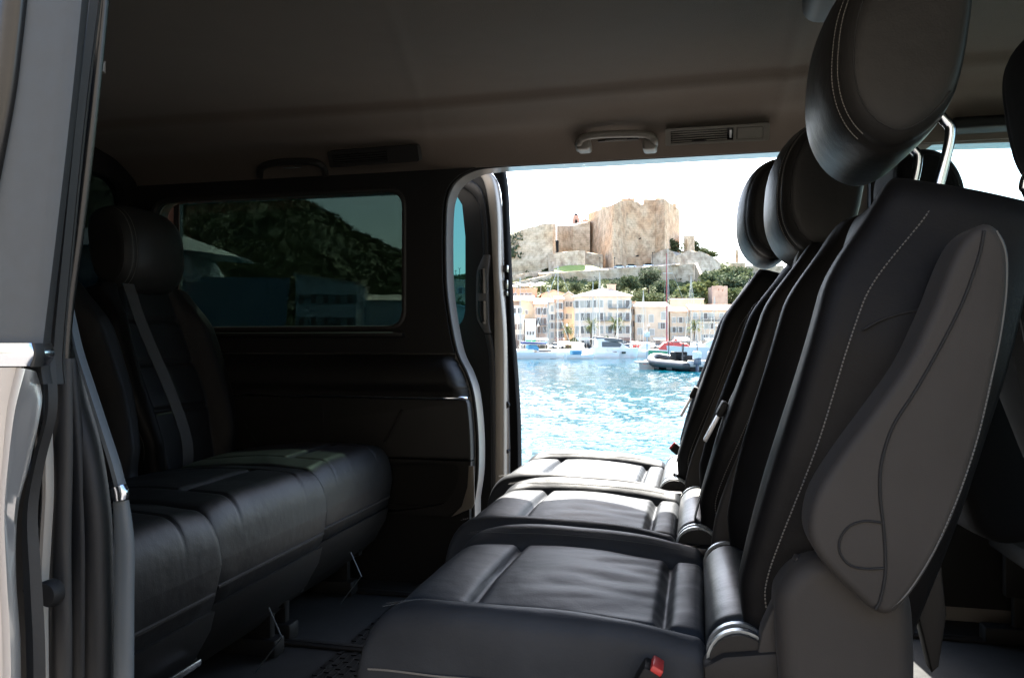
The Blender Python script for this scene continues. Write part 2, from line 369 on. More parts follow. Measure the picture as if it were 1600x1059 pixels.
# faint twin fittings further back over the rear seats
b0, b1 = hp(515, 262, 1.70), hp(655, 232, 1.70)
v2 = empty('air_vent', b0); v2.parent = van; v2.rotation_euler = (R(22), -math.atan((hp(655, 252, 1.7).z - hp(515, 262, 1.7).z) / (b1.x - b0.x)), 0)
L2 = b1.x - b0.x; h2 = .05
MB().plate(rrect(0, 0, L2, h2, .006), [rrect(.05 * L2, .008, .66 * L2, h2 - .008, .001, 2)[::-1]], lambda x, z: (x, 0, z), (0, .03, 0)).build('frame', M['shell'], v2, 30)
MB().box((.04 * L2, .014, .004), (.7 * L2, .03, h2 - .004)).build('backing', M['black'], v2)
for k in range(5): MB().box((.05 * L2, .003, .009 + k * .007), (.66 * L2, .012, .013 + k * .007)).build('slat', M['shell'], v2)
gq = MB().tube(cat_rom([hp(405, 275, 1.75), hp(408, 262, 1.69), hp(430, 254, 1.68), hp(480, 252, 1.68), hp(502, 258, 1.69), hp(508, 272, 1.75)], 7), .011, 12).build('grab_handle', M['shell'], van, True)
MB().tube([hp(443, 262, 1.71), hp(470, 261, 1.71)], .0018, 6).build('coat_hook', M['chrome'], gq)
MB().box(at(1490, 200, Y=1.70), at(1760, 178, Y=1.78) + Vector((0, 0, .0)), .01, 3).build('header_trim', M['shell_dark'], van)
# --- overhead console (top right) and far B-pillar trim
MB().box((.47, YF - .012, FLOOR), (.585, YF + .029, HZ + .01), .01).build('pillar_trim', M['trim'], van)
MB().box((.14, .02, .80), (.1401, .021, .801)).build('screw', M['satin'], van)
# front far door lining
MB().plate([(.60, .55), (1.75, .55), (1.75, 1.17), (.60, 1.17)], [], lambda x, z: (x, YF - .01, z), (0, .038, 0)).build('front_door_lining', M['trim'], van)
MB().plate([(.60, .55), (1.75, .55), (1.75, 1.17), (.60, 1.17)], [], lambda x, z: (x, .06, z), (0, -.04, 0)).build('front_door_lining', M['trim'], van)
M['shell_leather0'] = mat('dim grey plastic', (.06, .055, .05), .6)
# --- far sliding door, slid open outside the body
YD = 1.985
def dp(px, py, Y=YD): return at(px, py, Y=Y)
fdoor = empty('sliding_door', (0, 0, 0)); fdoor.parent = van
DL, DT = [(742, 258), (757, 266), (767, 282), (772, 310), (775, 360), (777, 430), (781, 520), (784, 620), (786, 700), (786, 762), (787, 900), (787, 990)], None
dedge = cat_rom([dp(x, y) for x, y in DL], 6)
de = [(p.x, p.z) for p in dedge]
wpx = [(722, 320), (711, 303), (700, 296), (690, 300), (600, 300), (600, 512), (705, 512), (717, 508), (726, 490), (727, 450), (727, 370)]
wl = [(p.x, p.z) for p in cat_rom([dp(*q) for q in wpx[:3]], 4)] + [(dp(*q).x, dp(*q).z) for q in wpx[4:6]] + [(p.x, p.z) for p in cat_rom([dp(*q) for q in wpx[6:]], 4)]
xr = -1.95
wl2 = [(x if x > dp(640, 400).x else xr + .05, z) for x, z in wl]
de = [p for p in de if p[1] > .34]
douter = de + [(de[-1][0], .36), (xr, .36), (xr, de[0][1])]
DHOLE = [wl2]
MB().plate(douter, DHOLE, lambda x, z: (x, YD, z), (0, .03, 0)).build('door_lining', M['shell_dark'], fdoor, 30)
MB().plate([(x + .012, z) for x, z in de] + [(de[-1][0] + .012, .34), (xr, .34), (xr, de[0][1] + .01)], DHOLE, lambda x, z: (x, YD + .032, z), (0, .022, 0)).build('door_skin', M['paint'], fdoor, 30)
gx = [x for x, z in wl2]; gz = [z for x, z in wl2]
MB().box((xr + .05, YD + .036, min(gz) - .02), (max(gx) + .02, YD + .040, max(gz) + .02)).build('window', M['glass_door'], fdoor)
def ribbon(name, px_left, px_right, Y, th, m, parent, bev=.002):
    a = cat_rom([at(x, y, Y=Y) for x, y in px_left], 5); b = cat_rom([at(x, y, Y=Y) for x, y in px_right], 5)
    mb = MB(); n = min(len(a), len(b)); off = Vector((0, th, 0))
    rings = []
    for i in range(n):
        d = (b[i] - a[i]); u = d.normalized() * min(bev, d.length * .3)
        rings.append([a[i] + off, a[i] + Vector((0, bev, 0)), a[i] + u, b[i] - u, b[i] + Vector((0, bev, 0)), b[i] + off])
    mb.loft(rings); return mb.build(name, m, parent, 50)
YJ = YD - .012
ribbon('door_jamb_edge', [(730, 262), (748, 272), (758, 292), (765, 340), (770, 430), (772, 520), (772, 640), (772, 760), (772, 830)],
       [(748, 259), (764, 268), (773, 292), (778, 340), (780, 430), (787, 520), (788, 640), (788, 760), (788, 830)], YJ, .045, M['paint_sand'], fdoor, .004)
ribbon('window_seal', [(704, 292), (722, 292), (744, 312), (752, 350), (754, 398)], [(704, 280), (728, 278), (752, 296), (761, 345), (763, 398)], YJ - .004, .012, M['trim'], fdoor, .004)
hd = ribbon('door_handle', [(755, 398), (749, 412), (744, 432), (744, 490), (750, 508), (757, 520)], [(765, 398), (764, 412), (762, 432), (763, 490), (764, 508), (766, 520)], YJ - .012, .02, M['shell_leather0'], fdoor, .003)
ribbon('handle_recess', [(748, 422), (747, 440), (747, 492), (753, 506)], [(758, 418), (759, 440), (760, 492), (760, 506)], YJ - .014, .006, M['black'], hd, .001)
ribbon('handle_bridge', [(747, 458), (747, 464), (747, 470)], [(760, 458), (760, 464), (760, 470)], YJ - .016, .006, M['shell_leather0'], hd, .001)
ribbon('door_edge_rubber', [(763, 262), (782, 300), (784, 400), (788, 520), (790, 640), (789, 760), (789, 990)],
       [(785, 262), (790, 300), (794, 400), (800, 520), (806, 600), (810, 700), (811, 990)], YD + .058, .05, M['dull'], fdoor, .006)
ribbon('inner_seal', [(757, 522), (764, 560), (766, 640), (767, 720), (767, 830)], [(767, 522), (773, 560), (774, 640), (774, 720), (774, 830)], YJ - .004, .02, M['rubber_grey'], fdoor, .003)
bolt = dp(792, 632, YD + .03)
MB().lathe([(.004, 0), (.004, .02)], 12, 'X', bolt - Vector((.02, 0, 0))).lathe([(.010, 0), (.012, .003), (.012, .008), (.006, .010)], 16, 'Y', bolt - Vector((0, .012, 0))).build('guide_pin', M['shell'], fdoor)
MB().lathe([(.006, 0), (.007, .003), (.006, .03)], 12, 'Y', dp(792, 705, YD + .02)).build('buffer', M['rubber'], fdoor)
MB().box(dp(787, 262, YD + .02), dp(763, 264, YD + .05), .001).build('top_latch', M['shell'], fdoor)
for y0, y1 in ((415, 425), (438, 452), (455, 462)):
    MB().box(dp(786, y1, YD + .035), dp(795, y0, YD + .06), .002).build('latch', M['black'], fdoor)
# --- near sliding door, slid open at the left edge
nd = empty('sliding_door'); nd.parent = van
YN = -.085
def np_(px, py, Y=YN): return at(px, py, Y=Y)
ribbon('door_window_frame', [(-260, -60), (-260, 150), (-260, 350), (-260, 536)], [(120, -60), (100, 150), (78, 350), (56, 536)], YN, .006, M['paint_shaded'], nd, .006)
ribbon('window_trim', [(-20, -60), (-26, 60), (-42, 200), (-90, 536)], [(34, -60), (22, 60), (6, 180), (-40, 420)], YN - .006, .006, M['black'], nd, .002)
ribbon('chrome_waist_strip', [(-260, 536), (-260, 553), (-260, 572)], [(47, 536), (52, 553), (44, 572)], YN - .010, .018, M['chrome'], nd, .004)
ribbon('strip_end_cap', [(46, 536), (50, 553), (44, 573)], [(57, 536), (59, 553), (56, 573)], YN - .008, .006, M['rubber'], nd, .003)
MB().plate([(-.66, .40), (-1.95, .40), (-1.95, 1.80), (-.60, 1.80)], [rrect(-1.88, WZ0 - .01, -.80, WZ1, .06)], lambda x, z: (x, YN + .012, z), (0, .03, 0)).build('door_panel', M['paint'], nd, False)
MB().box((-1.90, YN + .045, WZ0 - .03), (-.78, YN + .049, WZ1 + .02)).build('window', M['glass_door'], nd, False)
# door leading edge: folded silver sheet
ribbon('door_skin', [(-260, 574), (-260, 640), (-260, 720), (-260, 800), (-260, 900), (-260, 1000), (-260, 1110)],
       [(22, 574), (8, 640), (2, 720), (-4, 800), (-2, 900), (2, 1000), (4, 1110)], YN - .012, .006, M['paint'], nd, .008)
pr = [[(22, 574, -.006), (8, 640, -.006), (2, 720, -.006), (-4, 800, -.006), (-2, 900, -.006), (2, 1000, -.006), (4, 1110, -.006)],
      [(40, 576, -.012), (24, 640, -.012), (14, 720, -.013), (8, 800, -.014), (12, 900, -.013), (18, 1000, -.012), (20, 1110, -.012)],
      [(50, 578, -.004), (34, 640, -.006), (24, 720, -.006), (12, 800, -.008), (18, 900, -.007), (25, 1000, -.006), (27, 1110, -.006)],
      [(56, 580, .004), (50, 630, .0), (38, 720, .0), (24, 800, -.004), (24, 900, -.002), (31, 1000, 0), (33, 1110, 0)],
      [(58, 584, .014), (66, 628, .010), (48, 720, .010), (29, 800, .01), (27, 900, .01), (34, 1000, .01), (36, 1110, .01)],
      [(57, 590, .03), (60, 640, .03), (44, 720, .03), (27, 800, .03), (25, 900, .03), (33, 1000, .03), (35, 1110, .03)]]
cols = [cat_rom([at(x, y, Y=YN + o) for x, y, o in c], 8) for c in pr]
fb = MB(); fb.grid(lambda a, b: cols[int(round(b * 5))][int(round(a * (len(cols[0]) - 1)))], len(cols[0]) - 1, 5)
fb.build('door_leading_edge', M['paint'], nd, 60)
ribbon('door_inner_rubber', [(60, 560), (66, 640), (46, 720), (30, 800), (30, 900), (34, 1000), (36, 1110)],
       [(76, 560), (80, 640), (62, 720), (50, 800), (56, 900), (62, 1000), (64, 1110)], YN + .03, .006, M['rubber_grey'], nd, .006)
ribbon('frame_seal', [(120, -60), (100, 150), (78, 350), (56, 540), (58, 600)], [(132, -60), (110, 150), (88, 350), (68, 540), (72, 600)], YN + .008, .006, M['rubber'], nd, .004)
# --- near body jamb between the door and the seats
YB = -.02
ribbon('pillar_seal', [(132, -60), (111, 150), (92, 350), (72, 540), (76, 600)], [(151, -60), (126, 150), (106, 350), (90, 540), (92, 600)], YB, .006, M['rubber_grey'], van, .008)
ribbon('pillar_gap_strip', [(148, -60), (124, 150), (104, 350), (86, 480), (80, 584)], [(166, -60), (146, 150), (124, 350), (107, 480), (100, 584)], YB + .035, .006, M['black'], van, .004)
pl = cat_rom([at(x, y, Y=YB + .05) for x, y in ((160, -60), (152, 60), (140, 150), (126, 270), (113, 400), (105, 500), (101, 560))], 6)
MB().tube(pl, .0016, 8).build('trim_bead', M['beige_plastic'], van, True)
MB().box(at(148, 106, Y=YB + .05), at(158, 97, Y=YB + .06), .001).build('trim_clip', M['beige_plastic'], van)
ribbon('body_flange', [(60, 700), (64, 760), (60, 850), (58, 940), (58, 1110)], [(72, 640), (76, 760), (72, 850), (68, 940), (70, 1110)], YB + .01, .006, M['paint_sand'], van, .003)
ribbon('body_flange_recess', [(44, 660), (44, 760), (44, 860), (44, 1110)], [(66, 660), (66, 760), (62, 860), (62, 1110)], YB + .04, .01, M['black'], van, .001)
ribbon('jamb_face', [(74, 560), (76, 700), (72, 850), (70, 1000), (70, 1110)], [(104, 560), (106, 700), (104, 850), (106, 1000), (106, 1110)], YB + .02, .006, M['rubber_grey'], van, .005)
ribbon('jamb_channel', [(100, 560), (102, 700), (102, 850), (102, 1000), (102, 1110)], [(112, 560), (124, 700), (130, 850), (130, 1000), (130, 1110)], YB + .07, .006, M['rubber'], van, .003)
for k, (o, m) in enumerate(((.6, 'rubber_grey'),)):
    L_ = [(100, 540), (110, 620), (128, 700), (142, 800), (146, 900), (148, 1000), (146, 1110)]
    pts = [at(x + o * 15 * sstep(y, 520, 760), y, Y=YB + .085 + .012 * k) for x, y in L_]
    MB().tube(cat_rom(pts, 8), [.0125] * (6 * 8 + 1), 16).build('door_seal', M['rubber'], van, True)
ribbon('trim_wedge', [(103, 480), (112, 545), (128, 600), (146, 660), (164, 720), (175, 762)], [(107, 480), (122, 545), (140, 600), (160, 660), (180, 720), (190, 757)], YB + .075, .006, M['trim_blue'], van, .004)
ribbon('waist_chrome', [(170, 764), (172, 772), (175, 784)], [(190, 757), (195, 768), (194, 780)], YB + .07, .006, M['chrome'], van, .003)
ribbon('lower_jamb_trim', [(172, 784), (174, 850), (174, 940), (174, 1110)], [(195, 782), (204, 850), (204, 940), (204, 1110)], YB + .075, .006, M['trim_blue'], van, .004)
# trim behind, closing the rear quarter on the near side
MB().box((-1.95, .03, FLOOR), (at(174, 700, Y=.11).x, .05, 1.28), .004).build('quarter_panel', M['trim'], van)
bz = at(88, 922, Y=YB - .0)
bo = MB().lathe([(.0035, 0), (.0035, .03)], 12, 'X', bz - Vector((.028, 0, 0))); bo.lathe([(.003, -.001), (.0085, 0), (.0105, .003), (.0105, .009), (.006, .012), (.003, .012)], 18, 'Y', bz - Vector((0, .010, 0)))
bo.build('striker_pin', M['shell'], van)
M['console'] = mat('brown grey plastic', (.06, .053, .047), .6)
MB().box((.19, .72, 1.850), (.33, 1.00, 1.96), .03, 5).build('overhead_console', M['console'], van, True)
# ================================================================ SEATS  (local frame: the sitter faces -x, y across, z = height above road)
X0 = -.405; CL = .425; HW = .222                     # cushion front, length, half width
CT = .925                                           # cushion top
def cush_top(x, y):
    """height of the cushion's upper surface"""
    a = abs(y) / HW; t = (x - X0) / CL
    if PLAIN[0]:
        z = CT + .030 + .014 * math.sin(t * 3.0) - .012 * t - .010 * a ** 4 - .006 * math.exp(-((a - .60) / .02) ** 2) - .010 * math.exp(-((t - .34) / .02) ** 2) * (a < .6)
        return z + .0022 * noise.noise(Vector((x * 11, y * 11, 4.2)))
    g = .615 + .10 * sstep(t, .0, .25) - .02 * sstep(t, .6, 1)          # where bolster meets insert
    z = CT + .012 * math.sin(t * 3.0) - .012 * t
    z += .019 * sstep(a, g - .02, g + .20) * (.35 + .65 * sstep(t, .02, .22)) * (1 - .45 * sstep(t, .75, 1))
    z -= .009 * math.exp(-((a - g) / .028) ** 2)
    if a < g:
        for tc, dp_ in ((.285 + .015 * a, .012), (.86, .013)):
            z -= dp_ * math.exp(-((t - tc) / .017) ** 2)
        k = 1 - (a / g) ** 4
        z += .007 * k * (math.sin(math.pi * min(1, t / .285)) if t < .285 else math.sin(math.pi * (t - .285) / .575) if t < .86 else math.sin(math.pi * min(1, (t - .86) / .14)))
        z += .0040 * noise.noise(Vector((x * 9 + y * 6, y * 30 - x * 8, 1.3))) * sstep(t, .30, .7)
    z += .0018 * noise.noise(Vector((x * 11, y * 11, 4.2)))
    return z
PLAIN = [False]
M['leather_rear_shade'] = mat('shade darkened bench leather', (.010, .0105, .011), .48, var=.15, vscale=9, bumps=LEA_B, spec=.22)  # darker copy of the seat leather, rear cabin shade put into the colour
def make_cushion(parent):
    nx, ny = 120, 110
    rings = []
    for i in range(nx + 1):
        t = i / nx; t = t * t * (3 - 2 * t) * .35 + t * .65
        e = min(1, t / .13); hf = (1 - (1 - e) ** 2.3) ** (1 / 2.3)
        e2 = min(1, (1 - t) / .05); hb = (1 - (1 - e2) ** 2.2) ** (1 / 2.2)
        x = X0 + CL * t; hh = max(.0, min(hf, hb)); W_ = (.236 * (.97 + .03 * hf) if PLAIN[0] else HW * (.95 + .05 * hf) + .012 * sstep(t, .05, .3) * (1 - sstep(t, .5, .95)))
        zb = (.735 if PLAIN[0] else .775) + .02 * (1 - hf); zm = .845
        ring = []
        for j in range(ny + 1):                      # over the top from one side to the other, round rims
            s = -1 + 2 * j / ny; a = abs(s)
            if a < .80: y = s / .80 * .90 * W_; z = cush_top(x, y)
            else:
                q = (a - .80) / .20; r = .10 * W_
                if q < .45:
                    th = q / .45 * math.pi / 2
                    y = math.copysign(.90 * W_ + r * math.sin(th), s); z = cush_top(x, .90 * W_) - .030 * (1 - math.cos(th))
                else:
                    u = (q - .45) / .55; z0 = cush_top(x, .90 * W_) - .030
                    zz = lerp(z0, zb, u)
                    y = math.copysign(W_ + .006 * math.sin(math.pi * u) - .010 * u * u - (0 if PLAIN[0] else .004) * math.exp(-((zz - .872) / .004) ** 2), s); z = zz
            ring.append(Vector((x, y, zm + (z - zm) * hh if hh < 1 else z)))
        for j in range(1, 8):
            s = 1 - 2 * j / 8; ring.append(Vector((x, s * .93 * W_, zm + (zb - zm) * hh)))
        rings.append(ring)
    c = MB().loft(rings).build('cushion', M['leather_rear_shade' if PLAIN[0] else 'leather'], parent, True)
    # stitches: side rows
    for sy in (-1, 1):
        sm = MB()
        def sp(t, z): 
            W_ = HW * 1.0 + .012 * sstep(t, .05, .3) * (1 - sstep(t, .5, .95)); return Vector((X0 + CL * t, sy * (W_ + .0045), z))
        n = 74
        for k in range(n):
            t = .05 + .72 * k / n; z = .868 + .012 * math.sin(3 * t) - .008 * t
            stitch(sm, sp(t, z), Vector((1, 0, -.02)), Vector((0, 1, 0)), .0042, .0012)
        sm.build('stitching', M['thread'], c, False)
    # double row on the shoulder
    for off in (-.006, .006):
        for sy in (-1, 1):
            sm = MB()
            for k in range(90):
                t = .06 + .84 * k / 90; x = X0 + CL * t
                y = sy * (HW * .84 + off); stitch(sm, Vector((x, y, cush_top(x, y) + .0003)), Vector((1, 0, 0)), Vector((0, 0, 1)), .0030, .0006)
            sm.build('stitching', M['thread_dark'], c, False)
    return c
def stitch(mb, p, d, n, L, r):
    d = d.normalized(); b = d.cross(n).normalized() * r; u = n.normalized() * r; e = d * (L / 2)
    vs = [p - e - b, p - e + u * .8, p - e + b, p + e + b, p + e + u * .8, p + e - b]
    mb.add(vs, [(0, 1, 4, 5), (1, 2, 3, 4), (0, 2, 1), (5, 4, 3), (0, 5, 3, 2)])
M['thread_dark'] = mat('thread', (.10, .098, .09), .7)
# backrest frame: origin at the hinge, v up along the back, n backwards
BX, BZ, LEAN = .062, .915, R(14.5)
def bk(n, v, y): return Vector((BX + v * math.sin(LEAN) + n * math.cos(LEAN), y, BZ + v * math.cos(LEAN) - n * math.sin(LEAN)))
BH = .555
def bw(v): t = v / BH; return lerp(.195, .232, sstep(t, -.05, .45)) - .035 * sstep(t, .62, 1.0)
def b_front(v, a):
    """front surface offset, negative is towards the sitter"""
    t = v / BH
    g = .60 - .05 * t
    f = .018 - .050 * sstep(a, g - .03, g + .22) * (1 - .75 * sstep(t, .72, 1)) * (.6 + .4 * sstep(t, 0, .15))
    f += .012 * math.exp(-((a - g) / .035) ** 2)
    f -= .020 * math.exp(-((t - .32) / .22) ** 2) * (1 - a * a)
    if a < g:
        for tc in (.30, .56, .80): f += .009 * math.exp(-((t - tc) / .014) ** 2)
    return f
def make_backrest(parent):
    rings = []; nv, na = 110, 90
    for i in range(nv + 1):
        t = i / nv; v = -.06 + (BH + .06) * t
        e = min(1, (1 - t) / .075); hf = (1 - (1 - e) ** 2.8) ** (1 / 2.8)
        e2 = min(1, t / .10); hb = (1 - (1 - e2) ** 2.0) ** .5
        h = min(.62 + .38 * hf, hb); W_ = bw(v) * (.72 + .28 * hf) * (.85 + .15 * hb); th = lerp(.155, .175, t); nc = .06
        ring = []
        for j in range(na + 1):
            s = -1 + 2 * j / na; a = abs(s)
            if a < .72:
                y = s / .72 * .90 * W_; n = b_front(v, abs(s) / .72 * .9)
            else:
                q = (a - .72) / .28; n0 = b_front(v, .9)
                if q < .45:
                    th_ = q / .45 * math.pi / 2; y = math.copysign(W_ * (.9 + .1 * math.sin(th_)), s); n = n0 + .022 * (1 - math.cos(th_))
                else:
                    u = (q - .45) / .55; n = lerp(n0 + .022, th - .02, u); y = math.copysign(W_ + .006 * math.sin(math.pi * u) - .003 * math.exp(-((u - .10) / .03) ** 2), s)
            ring.append(bk(nc + (n - nc) * h, v, y))
        for j in range(0, 13):
            s = 1 - 2 * j / 12; ring.append(bk(nc + (th - .012 * abs(s) ** 3 - nc) * h, v, s * .94 * W_))
        rings.append(ring)
    b = MB().loft(rings).build('backrest', M['leather_side'], parent, True)
    for sy in (-1, 1):
        n_ = 125; sm = MB()
        for k in range(n_):
            v = .04 + (BH - .045) * k / n_; v2 = v + .003
            def P(v): 
                t = v / BH; hf = 1.0
                return bk(b_front(v, .9) + .022 + .012 * sstep(t, .1, .5) + .018 * sstep(t, .6, 1) + .010 * (1 - sstep(t, 0, .2)), v, sy * (bw(v) * (.72 + .28 * min(1, (1 - (1 - min(1, (1 - (v + .06) / (BH + .06)) / .10)) ** 2.4) ** (1 / 2.4))) + .0045))
            stitch(sm, P(v), P(v2) - P(v), Vector((0, sy, 0)), .0028, .0008)
        sm.build('stitching', M['thread'], b, False)
    # seam across the side gusset
    for sy in (-1, 1):
        MB().tube(cat_rom([bk(n, v, sy * (bw(v) + .0058)) for n, v in ((.012, .375), (.030, .392), (.06, .408), (.095, .418))], 6), .0014, 6).build('seam', M['seam'], b, True)
    return b
HC = (.012, .668)                                   # headrest centre (n, v)
HT = R(3)
def hk(n, v, y, r_):
    c = bk(HC[0], HC[1] + r_, y); return Vector((c.x + n * math.cos(HT) + v * math.sin(HT), y, c.z + v * math.cos(HT) - n * math.sin(HT)))
def make_headrest(parent, raise_=0.0):
    rings = []; ny = 56; npf = 72
    hh, ht, hw = .130, .077, .134
    for i in range(ny + 1):
        s = -1 + 2 * i / ny; y = hw * math.sin(s * math.pi / 2)
        a = abs(y) / hw; k = (1 - a ** 3.2) ** (1 / 3.2) if a < 1 else 0
        k = .52 + .48 * k if a < .9999 else .50
        ring = []
        for j in range(npf):
            q = 2 * math.pi * j / npf; c, d = math.cos(q), math.sin(q)
            p = 2.6; r = (abs(c) ** p + abs(d) ** p) ** (-1 / p)
            n = ht * r * c; v = hh * r * d
            n *= 1 + .12 * (v / hh) * (1 if n > 0 else -.2)             # deeper towards the top
            n += .018 * (1 - (v / hh) ** 2) * -1 + .012 * a * a          # gently curved front
            if v < 0: n -= .004 * (-v / hh); v += (.036 * sstep(n, -.02, .07) * (-v / hh))
            groove = .0028 * math.exp(-((abs(a) - .80) / .022) ** 2)
            n *= 1; ring.append((n * (k * (1 - groove * 12)), v * (.80 * k + .20) * (1 - groove * 8), y))
        rings.append([hk(n, v, y, raise_) for n, v, y in ring])
    h = MB().loft(rings).build('headrest', M['leather_head'], parent, True)
    # seams and stitches along the side gussets
    def surf(ya, q):
        a = ya; k = .52 + .48 * (1 - a ** 3.2) ** (1 / 3.2); c, d = math.cos(q), math.sin(q); p = 2.6; r = (abs(c) ** p + abs(d) ** p) ** (-1 / p)
        n = ht * r * c; v = hh * r * d
        n *= 1 + .12 * (v / hh) * (1 if n > 0 else -.2); n += -.018 * (1 - (v / hh) ** 2) + .012 * a * a
        if v < 0: n -= .004 * (-v / hh); v += (.036 * sstep(n, -.02, .07) * (-v / hh))
        return n * k, v * (.80 * k + .20)
    sm = MB(); se = MB()
    for sy in (-1, 1):
        for a, rad in ((.76, 0), (.84, 0)):
            sm = MB()
            for k in range(64):
                q = lerp(math.pi * .62, math.pi * 1.30, k / 64); n, v = surf(a, q); n2, v2 = surf(a, q + .02)
                p = hk(n * 1.008, v * 1.006, sy * hw * a, raise_); p2 = hk(n2 * 1.008, v2 * 1.006, sy * hw * a, raise_)
                stitch(sm, p, p2 - p, (p - hk(0, 0, 0, raise_)).normalized(), .0030, .0006)
            sm.build('stitching', M['thread'], h, False)
        pts = []
        for k in range(44):
            q = lerp(math.pi * .50, math.pi * 1.75, k / 43); n, v = surf(.968, q); pts.append(hk(n, v, sy * (hw * .968 + .0004), raise_))
        MB().tube(pts, .0011, 6).build('seam', M['seam'], h, True)
    for sy in (-1, 1):
        y = sy * .070
        pp = [hk(.02, -.045, y, raise_), hk(.052, -.075, y, raise_), hk(.060, -.095, y, raise_), bk(HC[0] + .080, BH + .01, y), bk(HC[0] + .080, BH - .08, y)]
        MB().tube(cat_rom(pp, 5), .0062, 12).build('post', M['chrome'], h, True)
    return h
def make_base(parent):
    m = MB()
    m.box((X0 + .05, -HW + .02, .74), (X0 + CL + .03, HW - .02, .79), .012)
    m.box((X0 + .08, -HW + .03, .62), (X0 + CL, -HW + .055, .745), .006).box((X0 + .08, HW - .055, .62), (X0 + CL, HW - .03, .745), .006)
    for sy in (-1, 1):
        y = sy * (HW - .04)
        m.box((X0 + .10, y - .025, .50), (X0 + CL + .05, y + .025, .545), .008)
        m.box((X0 + .12, y - .012, .53), (X0 + .20, y + .012, .64), .005).box((X0 + CL - .1, y - .012, .53), (X0 + CL - .02, y + .012, .64), .005)
    m.build('base', M['shell_dark'], parent, 40)
    MB().tube([(X0 + .06, -.14, .60), (X0 + .04, -.13, .60), (X0 + .04, .13, .60), (X0 + .06, .14, .60)], .004, 8).build('slide_handle', M['shell_dark'], parent)
def make_seat(name, label, cat, group, near=False, raise_=0.0):
    s = empty(name, (0, 0, 0), 0, label, cat, group)
    make_cushion(s); make_backrest(s); make_headrest(s, raise_); make_base(s)
    return s
def hinge(parent):
    """hinge roller behind the cushion with its bright bracket rings"""
    m = MB()
    prof = [(.0, -.165), (.030, -.165), (.036, -.160), (.038, -.15), (.038, .15), (.036, .160), (.030, .165), (0, .165)]
    m.lathe(prof, 28, 'Y', (.048, -.02, .915)); h = m.build('hinge_cover', M['hinge'], parent, 40)
    for y in (-.197, -.218, .165):
        MB().lathe([(.020, -.004), (.036, -.004), (.036, .004), (.020, .004), (.020, -.004)], 28, 'Y', (.046, y, .915)).build('bracket_ring', M['satin_grey'], h, 40)
        MB().lathe([(0, -.012), (.033, -.012), (.033, -.0045), (0, -.0045)], 24, 'Y', (.046, y + .001, .915)).build('bracket_disc', M['shell'], h, 40)
    MB().box((.015, -.215, .84), (.12, .19, .895), .01).build('hinge_tray', M['shell'], parent)
M['hinge'] = mat('slate leather roll', (.012, .015, .017), .42, var=.08, vscale=8, bumps=LEA_B)
M['satin_grey'] = mat('brushed metal', (.30, .33, .35), .38, .9)
def buckle(parent, loc, tilt, red=True, sc=1.0):
    e = MB(); e.M = Matrix.Translation(Vector(loc)) @ Matrix.Rotation(tilt[1], 4, 'Y') @ Matrix.Rotation(tilt[0], 4, 'X') @ Matrix.Rotation(tilt[2], 4, 'Z') @ Matrix.Scale(sc, 4)
    e.box((-.016, -.011, -.10), (.016, .011, .0), .004); o = e.build('buckle', M['shell_dark'], parent)
    f = MB(); f.M = e.M; f.box((-.015, -.009, -.002), (.015, .004, .006), .002); f.build('release_button', M['red'], o)
    return o
def belt(parent, pts, w_=.024, up=(0, 1, 0), m='webbing'):
    c = cat_rom(pts, 8); mb = MB(); rings = []
    for i, p in enumerate(c):
        t = (c[min(i + 1, len(c) - 1)] - c[max(i - 1, 0)]).normalized(); u = Vector(up); u = (u - t * u.dot(t)).normalized(); n = t.cross(u) * .0009
        rings.append([p - u * w_ - n, p + u * w_ - n, p + u * w_ + n, p - u * w_ + n])
    return mb.loft(rings).build('seat_belt', M[m], parent, 40)
SY = (.565, 1.04, 1.515)
seatN = make_seat('passenger_seat', 'black leather seat nearest the open doorway with raised headrest and folded grey armrest', 'car seat', 'middle row seats facing the rear bench', raise_=.047)
seatN.location = (0, SY[0], 0)
[setattr(c_, 'location', (-.010, 0, .004)) for c_ in seatN.children if c_.name.startswith('headrest')]
hinge(seatN)
# --- middle and far seat: same builder, lower headrests, belts lying on the backrest
LEAN = R(17.5)
proto = make_seat('passenger_seat', 'middle black leather seat half in sunlight beside the bright cushion by the harbour door', 'car seat', 'middle row seats facing the rear bench', raise_=-.012)
hinge(proto)
far = copy_tree(proto)
proto.location = (-.045, SY[1], 0); far.location = (-.095, SY[2], 0)
far.children[[c.name.split('.')[0] for c in far.children].index('headrest')].location = (.02, 0, .045)
far['label'] = 'sunlit pale looking leather seat beside the far open door over the water'
